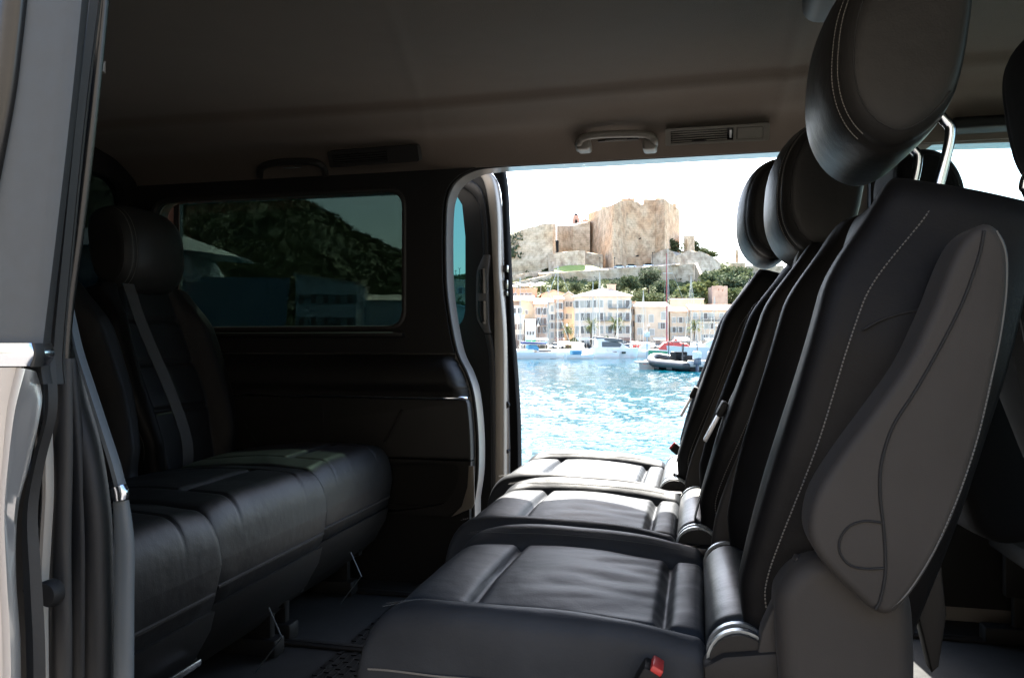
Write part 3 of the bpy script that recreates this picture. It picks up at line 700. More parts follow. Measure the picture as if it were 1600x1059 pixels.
# armrests folded up beside the backrests, traced at the near side's real distance
def armrest(parent, y0, side=1):
    """outline in world X,Z taken in the plane of the near armrest"""
    yw = SY[0] + y0
    out = [(1536, 350), (1556, 352), (1574, 374), (1581, 410), (1576, 480), (1562, 560), (1545, 640), (1522, 720), (1490, 810), (1450, 890), (1415, 940), (1392, 960), (1366, 956), (1330, 925), (1290, 885), (1268, 850), (1264, 815), (1276, 770), (1310, 715), (1365, 640), (1415, 570), (1455, 490), (1485, 415), (1508, 372)]
    pts = [at(x, y, Y=yw) for x, y in cat_rom([(a, b, 0) for a, b in out], 3, True) for x, y in [(x, y)]] if False else [at(p.x, p.y, Y=yw) for p in cat_rom([(a, b, 0) for a, b in out], 3, True)]
    loc = [Vector((p.x, y0, p.z)) for p in pts]
    bm = bmesh.new(); vs = [bm.verts.new(p) for p in loc]; f = bm.faces.new(vs)
    r = bmesh.ops.extrude_face_region(bm, geom=[f]); ev = [e for e in r['geom'] if isinstance(e, bmesh.types.BMVert)]
    bmesh.ops.translate(bm, verts=ev, vec=(0, .055, 0))
    es = [e for e in bm.edges if all(abs(v.co.y - y0) < 1e-5 for v in e.verts)]
    bmesh.ops.bevel(bm, geom=es, offset=.009, segments=4, affect='EDGES', profile=.5, clamp_overlap=True)
    m = MB(); m.bm(bm); a = m.build('armrest', M['shell_leather'], parent, 50)
    def line(pp, r, nm, mt, dy=-.0008):
        MB().tube([Vector((q.x, y0 + dy, q.z)) for q in [at(p.x, p.y, Y=yw) for p in cat_rom([(x, y, 0) for x, y in pp], 6)]], r, 6).build(nm, M[mt], a, True)
    line([(1538, 360), (1530, 400), (1505, 470), (1470, 540), (1430, 610), (1395, 665), (1377, 720), (1374, 770), (1380, 830), (1382, 890), (1374, 935), (1366, 950)], .0015, 'seam', 'seam')
    line([(1378, 816), (1350, 813), (1325, 822), (1311, 843), (1312, 864), (1326, 881), (1350, 887), (1380, 886)], .0012, 'pivot_cover_gap', 'seam')
    sm = MB(); pp = [at(p.x, p.y, Y=yw) for p in cat_rom([(x, y, 0) for x, y in [(1562, 362), (1575, 395), (1576, 450), (1567, 520), (1550, 600), (1528, 690), (1497, 780), (1460, 862), (1422, 922), (1395, 948)]], 14)]
    for i in range(len(pp) - 1):
        p = Vector((pp[i].x - .001, y0 + .0012, pp[i].z)); stitch(sm, p, pp[i + 1] - pp[i], Vector((0, -1, 0)), .0032, .0008)
    sm.build('stitching', M['thread_dark'], a, False)
    return a
M['shell_leather'] = mat('grey brown soft trim', (.034, .0315, .0292), .6, var=.14, vscale=6, spec=.2, bumps=[(900, .3, .0005), (10, .15, .004)], sheen=.05)
arm = armrest(seatN, -.290)
# armrest of the middle seat, seen as a slim pale band, and its twin at the far seat
for st in (proto, far):
    pts = [bk(n, v, -.245) for n, v in cat_rom([Vector((a, b, 0)) for a, b in ((.02, .46), (.055, .47), (.085, .40), (.10, .25), (.11, .08), (.10, -.04), (.06, -.07), (.02, -.04), (-.005, .06), (.0, .20), (.01, .36))], 4, True) for n, v in [(n, v)]] if False else \
          [bk(p.x, p.y, -.262) for p in cat_rom([(a, b, 0) for a, b in ((.02, .46), (.055, .47), (.085, .40), (.10, .25), (.11, .08), (.10, -.04), (.06, -.07), (.02, -.04), (-.005, .06), (.0, .20), (.01, .36))], 4, True)]
    MB().slab(pts, (0, .030, 0), .006, 3).build('armrest', M['shell_leather'], st, 50)
# lower side shell of the near seat
yw = SY[0] - .262
sh = [at(p.x, p.y, Y=yw) for p in cat_rom([(x, y, 0) for x, y in ((1212, 960), (1222, 915), (1250, 885), (1290, 873), (1340, 880), (1400, 905), (1425, 935), (1432, 1000), (1432, 1090), (1420, 1200), (1260, 1200), (1225, 1120))], 4, True)]
bm = bmesh.new(); f = bm.faces.new([bm.verts.new((p.x, -.262, p.z)) for p in sh]); r_ = bmesh.ops.extrude_face_region(bm, geom=[f])
bmesh.ops.translate(bm, verts=[e for e in r_['geom'] if isinstance(e, bmesh.types.BMVert)], vec=(0, .07, 0))
bmesh.ops.bevel(bm, geom=[e for e in bm.edges if all(abs(v.co.y + .262) < 1e-5 for v in e.verts)], offset=.020, segments=6, affect='EDGES', profile=.5, clamp_overlap=True)
m_ = MB(); m_.bm(bm); m_.build('side_shell', M['shell_leather'], seatN, 60)
tr = [at(x, y, Y=SY[0] - .235) for x, y in ((1243, 870), (1252, 872), (1215, 960), (1218, 1030), (1180, 1032), (1190, 985))]
MB().slab([Vector((p.x, -.235, p.z)) for p in tr], (0, .03, 0), .003).build('hinge_arm', M['shell_leather'], seatN)
ts = [at(x, y, Y=SY[0] - .24) for x, y in ((1098, 1040), (1130, 1024), (1215, 1018), (1240, 1036), (1250, 1100), (1100, 1110))]
MB().slab([Vector((p.x, -.24, p.z)) for p in ts], (0, .04, 0), .006).build('side_tray', M['shell'], seatN)
bl = at(1022, 1050, Y=SY[0] - .245)
buckle(seatN, (bl.x + .0, -.25, bl.z + .01), (0, R(28), R(90)))
for st in (proto, far):
    buckle(st, (.03, -.19 if st is proto else .21, CT + (.01 if st is proto else .045)), (R(-5), R(-50), 0), sc=.8)
    MB().box((-.05, -.262, CT - .055), (.09, -.232, CT + .002), .008).build('buckle_pocket', M['black'], st)
# belts hanging over the inner backs
for st, dy in ((proto, 0), (far, .0)):
    belt(st, [bk(.0, .53, -.10), bk(.0, .40, -.13), bk(-.034, .25, -.152), bk(-.034, .10, -.162), bk(-.03, .02, -.165)], .022, m='webbing')
    lt = MB(); c0 = bk(-.046, .215, -.152); lt.M = Matrix.Translation(c0) @ Matrix.Rotation(LEAN + R(10), 4, 'Y')
    lt.box((-.003, -.018, -.05), (.003, .018, .0), .001); o = lt.build('belt_tongue', M['satin'], st)
    lt2 = MB(); lt2.M = lt.M; lt2.box((-.006, -.024, .0), (.006, .024, .028), .003); lt2.build('tongue_grip', M['shell_dark'], o)
PLAIN[0] = True
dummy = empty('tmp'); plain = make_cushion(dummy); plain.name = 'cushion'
# ---------------------------------------------------------------- rear bench seats, facing the middle row
RB = 'rear bench seats facing forward'
rear = []
for k, (y, lab) in enumerate(((1.47, 'dark rear bench seat in the shade under the tinted side window'),
                              (1.00, 'dark middle seat of the rear bench, its cushion edge facing the doorway floor'),
                              (.53, 'dark rear bench seat closest to the doorway, mostly hidden by the silver door jamb'))):
    c = copy_tree(proto if k else proto); c.name = 'rear_bench_seat'
    c['label'] = lab; c['group'] = RB; c['category'] = 'car seat'
    c.rotation_euler = (0, 0, math.pi); c.location = (-1.275 - .04 * (1 - k * .5), y, 0)
    for ch in list(c.children):
        if ch.name.startswith(('armrest', 'hinge', 'buckle_pocket', 'buckle', 'seat_belt', 'belt_tongue', 'slide_handle')):
            for g in list(ch.children): bpy.data.objects.remove(g)
            bpy.data.objects.remove(ch)
        elif ch.name.startswith(('backrest', 'headrest')): ch.location = (.05, 0, 0)
        elif ch.name.startswith('base'):
            for g in list(ch.children): bpy.data.objects.remove(g)
        elif ch.name.startswith('cushion'):
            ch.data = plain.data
            for g in list(ch.children): bpy.data.objects.remove(g)
    rear.append(c)
[bpy.data.objects.remove(o_) for o_ in list(plain.children)]; bpy.data.objects.remove(plain); bpy.data.objects.remove(dummy)
for c in rear:                                       # skirt below the bench cushions with a bright latch strip
    sk = [Vector((x, y, z)) for x, y, z in ((-.395, 0, .76), (-.385, 0, .72), (-.35, 0, .66), (-.25, 0, .57), (-.08, 0, .55), (-.08, 0, .79))]
    MB().slab([Vector((p.x, -.233, p.z)) for p in sk], (0, .466, 0), .008).build('skirt', M['shell_dark'], c)
    MB().tube([(X0 + .004, -.215, .795), (X0 + .004, .215, .795)], .004, 6).build('edge_piping', M['shell'], c)
    MB().tube([(X0 + .06, -.05, .68), (X0 + .02, -.05, .60), (X0 + .08, -.04, .52)], .0018, 6).build('release_wire', M['satin_grey'], c)
MB().box((X0 + .02, -.20, .668), (X0 + .025, -.06, .680), .001).build('latch_strip', M['chrome'], rear[2])
belt(rear[0], [bk(-.02, .53, .20), bk(-.03, .40, .20), bk(-.05, .22, .195), bk(-.05, .08, .18), bk(-.02, .0, .16)], .022, m='webbing_grey')if 'webbing_grey' in M else None
M['webbing_grey'] = mat('grey belt webbing', (.018, .017, .016), .8, bump=.5, bscale=600)
belt(rear[0], [bk(-.02, .53, .18), bk(-.03, .40, .18), bk(-.055, .22, .175), bk(-.055, .08, .16), bk(-.02, .0, .14)], .022, m='webbing_grey')
belt(rear[1], [bk(-.02, .53, .10), bk(-.03, .40, .11), bk(-.055, .22, .13), bk(-.055, .08, .14), bk(-.02, .0, .14)], .022, m='webbing')
# ---------------------------------------------------------------- front seats, backs towards the middle row
for y, lab in ((.64, 'dark front seat at the right edge, back turned to the middle row, beside the doorway'), (1.50, 'dark front seat beyond the middle row, closest to the far front window')):
    c = copy_tree(proto); c.name = 'front_seat'; c['label'] = lab; c['group'] = 'front seats'
    c.rotation_euler = (0, 0, math.pi); c.location = (.78, y, 0)
    for ch in list(c.children):
        if ch.name.startswith(('armrest', 'hinge', 'buckle', 'seat_belt', 'belt_tongue')):
            for g in list(ch.children): bpy.data.objects.remove(g)
            bpy.data.objects.remove(ch)
        elif ch.name.startswith(('headrest', 'backrest')):
            if ch.name.startswith('headrest'): ch.location = (0, 0, .045)
            ch.material_slots[0].link = 'OBJECT'; ch.material_slots[0].material = M['fabric']
# belt of the near seat, hanging behind its back, and its anchor
belt(seatN, [Vector(p) for p in ((.335, -.12, 1.36), (.352, -.14, 1.22), (.385, -.16, 1.05), (.40, -.17, .92))], .018, (0, 1, 0), 'webbing_grey')
tl = [at(x, y, Y=SY[0] - .10) for x, y in ((1425, 925), (1470, 880), (1478, 960), (1466, 1040), (1455, 1050))]
MB().slab([Vector((p.x, -.10, p.z)) for p in tl], (0, .03, 0), .003).build('rear_shell', M['shell'], seatN)
MB().box((.36, -.06, .80), (.39, -.03, .85), .006).build('anchor', M['shell'], seatN)
# ================================================================ OUTSIDE: ground, water, hill
def stone(name, c1, c2, vs=.15, rough=.9, bump=.4, stretch=None, b=3.0, detail=6): return mat(name, c1, rough, col2=c2, vscale=vs, bumps=[(b, bump, .15)], stretch=stretch, detail=detail)
M.update(
 quay=stone('quay asphalt', (.10, .09, .08), (.15, .135, .12), 1.2, bump=.3, b=30),
 farquay=stone('quay stone', (.34, .30, .25), (.48, .43, .37), .3),
)
# water
m = bpy.data.materials.new('harbour water'); m.use_nodes = True; N = m.node_tree.nodes; L = m.node_tree.links; b = N['Principled BSDF']
tc = N.new('ShaderNodeTexCoord')
nv = N.new('ShaderNodeTexNoise'); nv.inputs['Scale'].default_value = .05; nv.inputs['Detail'].default_value = 3; L.new(tc.outputs['Object'], nv.inputs['Vector'])
cr = N.new('ShaderNodeValToRGB'); cr.color_ramp.elements[0].position = .35; cr.color_ramp.elements[1].position = .65
cr.color_ramp.elements[0].color = (.0006, .040, .060, 1); cr.color_ramp.elements[1].color = (.0008, .055, .079, 1)
L.new(nv.outputs[0], cr.inputs[0]); L.new(cr.outputs[0], b.inputs['Base Color'])
b.inputs['Roughness'].default_value = .035; b.inputs['IOR'].default_value = 1.33; b.inputs['Specular IOR Level'].default_value = .10
prev = None
for sc, st, di, sx in ((9.0, .10, .03, 1.0),):
    mp = N.new('ShaderNodeMapping'); mp.inputs['Scale'].default_value = (sx * .8, 1.3, 1); mp.inputs['Rotation'].default_value = (0, 0, .3 * sc); L.new(tc.outputs['Object'], mp.inputs[0])
    n = N.new('ShaderNodeTexNoise'); n.inputs['Scale'].default_value = sc; n.inputs['Detail'].default_value = 3; n.inputs['Roughness'].default_value = .55; L.new(mp.outputs[0], n.inputs['Vector'])
    bp = N.new('ShaderNodeBump'); bp.inputs['Strength'].default_value = st; bp.inputs['Distance'].default_value = di; L.new(n.outputs[0], bp.inputs['Height'])
    if prev: L.new(prev.outputs[0], bp.inputs['Normal'])
    prev = bp
L.new(prev.outputs[0], b.inputs['Normal']); M['water'] = m
SEA = -1.2
MB().box((-3000, 4.6, SEA - .31), (3000, 5200, SEA - .3)).build('water', M['water'], None, False)['kind'] = 'structure'
import numpy as np
rs = np.random.RandomState(4)
nd_, nb = 620, 620                                   # choppy open water of the harbour basin, finer close by
inv = np.linspace(1 / 6.5, 1 / 215, nd_); dd = 1 / inv; bear = np.linspace((560 - 800) / FPX, (1420 - 800) / FPX, nb)
BB, DD = np.meshgrid(bear, dd); XX = CAM.x + DD * (FWD.x + BB * RGT.x); YY = np.maximum(CAM.y + DD * (FWD.y + BB * RGT.y), 4.6)
XX = XX + rs.uniform(-.3, .3, XX.shape) * DD * .0012
ZZ = np.zeros_like(XX)
for k in range(70):
    lam = 10 ** rs.uniform(-.7, .45); th = rs.normal(1.2, .9); kk = 2 * math.pi / lam; amp = .0031 * lam ** 1.0
    ZZ += amp * np.sin(kk * (XX * math.cos(th) + YY * math.sin(th)) + rs.uniform(0, 6.28))
GU = .85 + .35 * np.sin(XX * .11 + YY * .05 + 1) * np.sin(YY * .07 - XX * .04) + .25 * np.sin(XX * .31 + 2.2 * np.sin(YY * .13))
ZZ = SEA + ZZ * GU * (1 - .25 * np.clip(DD / 200, 0, 1))
vs = np.stack([XX, YY, ZZ], -1).reshape(-1, 3); ii = np.arange((nd_ - 1) * nb).reshape(nd_ - 1, nb)[:, :-1].ravel()
me = bpy.data.meshes.new('harbour_water'); fc = np.stack([ii, ii + nb, ii + nb + 1, ii + 1], -1)
me.vertices.add(len(vs)); me.vertices.foreach_set('co', vs.ravel()); me.loops.add(fc.size); me.loops.foreach_set('vertex_index', fc.ravel().astype(np.int32))
me.polygons.add(len(fc)); me.polygons.foreach_set('loop_start', np.arange(len(fc), dtype=np.int32) * 4); me.update(calc_edges=True); me.materials.append(M['water'])
me.polygons.foreach_set('use_smooth', [False] * len(fc))
wo_ = bpy.data.objects.new('water', me); COL.objects.link(wo_); wo_['kind'] = 'structure'
MB().box((-300, -300, -3), (300, 4.5, 0)).build('quay', M['quay'], None, False)['kind'] = 'structure'
MB().box((-300, 4.5, -.30), (300, 4.85, .004), .03).build('kerb', M['farquay'])['kind'] = 'structure'
# hill heights by bearing (photo x) and distance
DS = [196, 204, 225, 250, 280, 310, 345, 400, 520]
TB = {-900: [548, 545, 480, 420, 330, 260, 200, 190, 220], 200: [548, 545, 500, 430, 350, 290, 240, 225, 260], 400: [548, 545, 510, 450, 380, 320, 275, 250, 280],
 480: [548, 545, 512, 455, 395, 345, 318, 320, 340], 520: [548, 545, 518, 470, 415, 370, 340, 340, 350], 560: [548, 545, 523, 485, 440, 395, 368, 370, 380], 630: [548, 545, 528, 500, 465, 425, 396, 398, 405], 700: [548, 545, 535, 515, 480, 455, 434, 436, 445],
 760: [548, 545, 535, 505, 470, 440, 425, 425, 430], 800: [548, 545, 530, 470, 445, 436, 415, 410, 415], 850: [548, 545, 526, 462, 440, 424, 398, 380, 385], 900: [548, 545, 528, 462, 442, 420, 395, 380, 385],
 960: [548, 545, 528, 464, 442, 422, 400, 385, 385], 1040: [548, 545, 528, 470, 446, 418, 396, 385, 390], 1090: [548, 545, 530, 480, 450, 423, 400, 398, 400], 1130: [548, 545, 530, 485, 458, 432, 413, 412, 416],
 1170: [548, 545, 530, 487, 460, 440, 424, 422, 424], 1240: [548, 545, 530, 495, 470, 450, 432, 434, 440], 1500: [548, 545, 532, 505, 480, 460, 440, 440, 450], 2400: [548, 545, 532, 515, 495, 480, 470, 470, 480]}
PXS = sorted(TB)
def terr(px, d):
    i = 0
    while i < len(PXS) - 2 and px > PXS[i + 1]: i += 1
    t = min(1, max(0, (px - PXS[i]) / (PXS[i + 1] - PXS[i]))); t = t * t * (3 - 2 * t) * .5 + t * .5
    y = lerp(interp(d, DS, TB[PXS[i]]), interp(d, DS, TB[PXS[i + 1]]), t)
    P = at(px, y, D=d)
    k = sstep(d, 206, 240)
    P.z += k * (1.3 * noise.noise(Vector((P.x * .035, P.y * .035, 0))) + 1.0 * noise.noise(Vector((P.x * .11, P.y * .11, 3))) + .5 * noise.noise(Vector((P.x * .3, P.y * .3, 3))))
    return P
tg = MB(); tg.grid(lambda a, b: terr(lerp(-900, 2400, a), 196 + 324 * b ** 1.15), 420, 110)
tm = bpy.data.materials.new('hillside'); tm.use_nodes = True; N = tm.node_tree.nodes; L = tm.node_tree.links; b = N['Principled BSDF']; b.inputs['Roughness'].default_value = .95
tc = N.new('ShaderNodeTexCoord'); n = N.new('ShaderNodeTexNoise'); n.inputs['Scale'].default_value = .09; n.inputs['Detail'].default_value = 8; L.new(tc.outputs['Object'], n.inputs['Vector'])
cr = N.new('ShaderNodeValToRGB'); e = cr.color_ramp.elements; e[0].position = .42; e[0].color = (.055, .075, .025, 1); e[1].position = .66; e[1].color = (.24, .22, .14, 1)
x = e.new(.55); x.color = (.12, .13, .05, 1)
L.new(n.outputs[0], cr.inputs[0]); L.new(cr.outputs[0], b.inputs['Base Color'])
n2 = N.new('ShaderNodeTexNoise'); n2.inputs['Scale'].default_value = .8; n2.inputs['Detail'].default_value = 6; L.new(tc.outputs['Object'], n2.inputs['Vector'])
bp = N.new('ShaderNodeBump'); bp.inputs['Strength'].default_value = .8; bp.inputs['Distance'].default_value = .8; L.new(n2.outputs[0], bp.inputs['Height']); L.new(bp.outputs[0], b.inputs['Normal'])
tgo = tg.build('hill', tm, None, True); tgo['kind'] = 'structure'
# far quay apron in front of the houses
qa = MB(); qa.grid(lambda a, b: at(lerp(300, 2300, a), 538, D=lerp(176, 200, b)) * 1.0 + Vector((0, 0, .06 - 1.26 + 0.0)), 60, 2)
fq = [at(x, 538, D=d) for x, d in ((300, 176), (2300, 176), (2300, 212), (300, 212))]
MB().slab([Vector((p.x, p.y, -1.6)) for p in fq], (0, 0, 1.75)).build('far_quay', M['farquay'], None, False)['kind'] = 'structure'
# ---------------------------------------------------------------- leaf clusters
def leaf_mat(name, c1, c2, sc=.4):
    m = bpy.data.materials.new(name); m.use_nodes = True; N = m.node_tree.nodes; L = m.node_tree.links; b = N['Principled BSDF']; b.inputs['Roughness'].default_value = .9; b.inputs['Specular IOR Level'].default_value = .05
    tc = N.new('ShaderNodeTexCoord'); n = N.new('ShaderNodeTexNoise'); n.inputs['Scale'].default_value = sc; n.inputs['Detail'].default_value = 3; L.new(tc.outputs['Object'], n.inputs['Vector'])
    cr = N.new('ShaderNodeValToRGB'); cr.color_ramp.elements[0].position = .38; cr.color_ramp.elements[1].position = .62
    cr.color_ramp.elements[0].color = (*c1, 1); cr.color_ramp.elements[1].color = (*c2, 1); L.new(n.outputs[0], cr.inputs[0]); L.new(cr.outputs[0], b.inputs['Base Color'])
    b.inputs['Transmission Weight'].default_value = 0
    tr = N.new('ShaderNodeBsdfTranslucent'); L.new(cr.outputs[0], tr.inputs[0]); mx = N.new('ShaderNodeMixShader'); mx.inputs[0].default_value = .15
    L.new(b.outputs[0], mx.inputs[1]); L.new(tr.outputs[0], mx.inputs[2]); L.new(mx.outputs[0], N['Material Output'].inputs[0]); return m
M['leaf'] = leaf_mat('olive green foliage', (.05, .068, .028), (.12, .135, .06))
M['leaf_dark'] = leaf_mat('dark pine foliage', (.048, .066, .036), (.095, .115, .06))
M['leaf_light'] = leaf_mat('yellow green foliage', (.085, .105, .04), (.16, .175, .08))
M['macchia'] = leaf_mat('scrub foliage', (.055, .072, .032), (.14, .15, .07), .06)
M['bark'] = mat('bark', (.10, .075, .05), .9, var=.3, vscale=2)
def leaves(mb, c, rad, n, s, rng):
    for _ in range(n):
        while True:
            p = Vector((rng.uniform(-1, 1), rng.uniform(-1, 1), rng.uniform(-.8, 1)))
            if .35 < p.length < 1: break
        q = Vector(c) + Vector((p.x * rad[0], p.y * rad[1], p.z * rad[2]))
        a = Vector((rng.gauss(0, 1), rng.gauss(0, 1), rng.gauss(0, 1))).normalized(); b = a.orthogonal().normalized(); k = s * rng.uniform(.6, 1.4)
        i = len(mb.v); mb.v += [q - a * k, q + b * k * .6, q + a * k, q - b * k * .6]; mb.f.append((i, i + 1, i + 2, i + 3))
def make_tree(h, r, mt, seed, nclump=14, per=90, leaf=.30, round_=1.0):
    rng = random.Random(seed); t = empty('tree')
    tk = MB(); tk.tube(cat_rom([(0, 0, -1), (.1, 0, h * .2), (-.1 * r, .1, h * .45), (0, 0, h * .75)], 4), [lerp(.22, .06, i / 12) * h / 6 for i in range(13)], 7)
    cr = MB()
    for k in range(nclump):
        q = rng.uniform(0, 6.28); rr = r * rng.uniform(.15, .72); z = h * rng.uniform(.42, .86)
        rr *= 1 - .5 * max(0, (z / h - .6)) / .3
        c = (rr * math.cos(q), rr * math.sin(q), z); s = r * rng.uniform(.30, .5)
        tk.tube([(0, 0, h * rng.uniform(.25, .5)), (c[0] * .5, c[1] * .5, lerp(h * .4, z, .6)), c], [.05 * h / 6, .035 * h / 6, .015 * h / 6], 5)
        leaves(cr, c, (s, s, s * .75 * round_), per, leaf, rng)
    tk.build('trunk', M['bark'], t); cr.build('crown', mt, t, False)
    return t
tree_protos = [make_tree(6.5, 3.2, M['leaf'], 1), make_tree(7.0, 3.6, M['leaf_dark'], 2, 18), make_tree(5.0, 2.6, M['leaf_light'], 3, 12)]
used_p = set()
def tree_at(kind, px, y_top, d, label, group, scale=None, name='tree'):
    p0 = tree_protos[kind]; base = terr(px, d); top = at(px, y_top, D=d).z
    H = max(2.5, top - base.z); s = H / (6.5, 7.0, 5.0)[kind] * 1.12
    if kind in used_p: t = copy_tree(p0)
    else: t = p0; used_p.add(kind)
    t.name = name; t.location = (base.x, base.y, base.z - .3); t.rotation_euler = (0, 0, px * 1.7); sx = s * (scale or 1.0); t.scale = (sx, sx, s)
    tag(t, label, 'tree', group); return t
HG = 'trees on the slope below the citadel'
for kd, px, yt, d, sc, lab in (
 (1, 1013, 421, 262, 1.2, 'dark rounded tree against the rampart road, right of the tall lamp posts'),
 (1, 985, 432, 258, 1.2, 'dark tree left of the rounded one under the rampart road'),
 (1, 1040, 440, 250, 1.3, 'dark tree behind the tall bare mast on the green slope'),
 (0, 1072, 452, 236, 1.2, 'bushy olive tree above the long orange roofed building'),
 (2, 1086, 446, 240, 1.3, 'light green bushy tree at the foot of the stepped wall'),
 (0, 1100, 436, 248, 1.3, 'olive tree left of the square ruined tower'),
 (1, 1118, 428, 262, 1.3, 'dark tree rising behind the square ruined tower'),
 (1, 1142, 432, 255, 1.4, 'dark tree standing right of the square ruined tower'),
 (0, 1160, 445, 246, 1.3, 'olive tree between the ruined tower and the black headrest'),
 (0, 1024, 454, 238, 1.1, 'grey green tree above the flat tan building'),
 (2, 1002, 458, 236, 1.0, 'small light tree over the roof of the flat tan building'),
 (1, 900, 442, 250, 1.2, 'dark bush topped tree above the large white hotel, left of its chimney'),
 (0, 930, 440, 254, 1.3, 'dense tree directly above the large white hotel roof'),
 (1, 958, 438, 256, 1.3, 'dark tree above the right half of the hotel roof'),
 (0, 872, 442, 254, 1.2, 'olive tree above the pink house behind the narrow facades'),
 (2, 846, 446, 250, 1.2, 'light scrubby tree above the orange tower house'),
 (1, 1045, 377, 318, 1.5, 'dark tree tucked against the right foot of the great bastion'),
 (0, 1035, 385, 312, 1.2, 'smaller tree before the bastion, left of the dark one'),
 (1, 1082, 378, 330, 1.2, 'dark tree on the ridge behind the small grey tower'),
 (0, 1098, 385, 335, 1.3, 'ridge tree on the descending skyline'),
 (0, 1110, 390, 335, 1.3, 'last bushy tree of the descending skyline'),
 (1, 803, 368, 318, .8, 'small tree on top of the left rampart'),
 (0, 1128, 418, 280, 1.5, 'broad tree on the slope under the ridge wall with the stone pillar'),
 (1, 1155, 420, 276, 1.5, 'dark broad tree under the ridge wall, right of the broad one')):
    tree_at(kd, px, yt, d, lab, HG, sc)
# palms and quay trees
def make_palm(h, seed):
    rng = random.Random(seed); t = empty('palm_tree')
    MB().tube([(0, 0, -.2), (.1, 0, h * .5), (0, .1, h)], [.28, .2, .2], 8).build('trunk', M['bark'], t)
    cr = MB()
    for k in range(46):
        q = rng.uniform(0, 6.28); el = rng.uniform(-.5, 1.2); Lf = rng.uniform(2.0, 2.9); d0 = Vector((math.cos(q) * math.cos(el), math.sin(q) * math.cos(el), math.sin(el)))
        p = Vector((0, .1, h)); side = Vector((-math.sin(q), math.cos(q), 0)); pts = []
        for i in range(8):
            pts.append(p.copy()); p += d0 * Lf / 7; d0 = (d0 + Vector((0, 0, -.16))).normalized()
        for i in range(7):
            wd = .34 * math.sin(math.pi * (i + .6) / 7.6); dn = Vector((0, 0, -.14))
            for sgn in (1, -1):
                b0 = len(cr.v); cr.v += [pts[i], pts[i + 1], pts[i + 1] + side * sgn * wd + dn]; cr.f.append((b0, b0 + 1, b0 + 2))
    cr.build('crown', M['leaf_light'], t, False); return t
pp = make_palm(5.6, 5); first = True
for px, d, s, lab in ((923, 194, 1.05, 'palm tree before the left face of the large white hotel'), (961, 195, 1.1, 'slim palm tree before the right face of the large white hotel'), (888, 193, .85, 'bushy palm tree beside the narrow cream houses'), (1085, 196, 1.0, 'palm tree before the long orange roofed building')):
    t = pp if first else copy_tree(pp); first = False
    p = at(px, 538, D=d); t.location = (p.x, p.y, .1); t.rotation_euler = (0, 0, px); t.scale = (s,) * 3
    tag(t, lab, 'palm tree', 'palm trees on the far quay')
for px, d, s, lab in ((947, 193, .62, 'yellowish small round tree on the quay between two palms'), (897, 192, .55, 'low green quayside bush tree right of the bushy palm')):
    t = copy_tree(tree_protos[2]); p = at(px, 538, D=d); t.location = (p.x, p.y, 0); t.scale = (s, s, s * 1.1); t.name = 'quay_tree'; tag(t, lab, 'tree', 'small trees on the far quay')
# scrub that nobody could count
rng = random.Random(11); sc = MB()
def scrub_density(px, d):
    if px < 760: return 1.0
    y = HOR - (terr(px, d).z - 1.26) / d * FPX
    if y < 412 and px < 1068: return 0
    if 411 < y < 437 and 860 < px < 1050: return .12
    if px < 850: return .30 if y < 440 else .5
    if px > 1060 and y < 420: return .35
    if 1035 < px < 1085 and y < 440: return .15
    return 1.0
cnt = 0
while cnt < 8500:
    px = rng.uniform(250, 1300) if rng.random() < .8 else rng.uniform(-300, 760); d = 208 + 150 * rng.random() ** 1.0
    if d < 226 and px > 790: continue
    if rng.random() > scrub_density(px, d): continue
    P = terr(px, d); r = rng.uniform(.7, 1.7) * (1.25 if px < 720 else .9)
    leaves(sc, P + Vector((0, 0, r * .35)), (r * 1.2, r * 1.2, r * .8), 16, .42, rng); cnt += 1
tag(sc.build('scrub', M['macchia'], None, False), 'dense green scrub covering the slopes around the citadel', 'scrub', kind='stuff')
# grass patch below the left corner of the great bastion
def grass_pt(a, b):
    px = lerp(866, 940, a); y = lerp(425.5 - 2 * a, 413.5 + 4 * (a - .5) ** 2 * 6, b); P = at(px, y, D=lerp(285.5, 292, b)); P.z += .25 * noise.noise(P * .7); return P
M['grass'] = mat('bright grass', (.20, .25, .05), .9, col2=(.28, .31, .09), vscale=.5, bumps=[(4, .5, .1)])
tag(MB().grid(grass_pt, 20, 8).build('grass', M['grass'], None, True), 'bright green grass patch below the bastion corner', 'grass', kind='stuff')
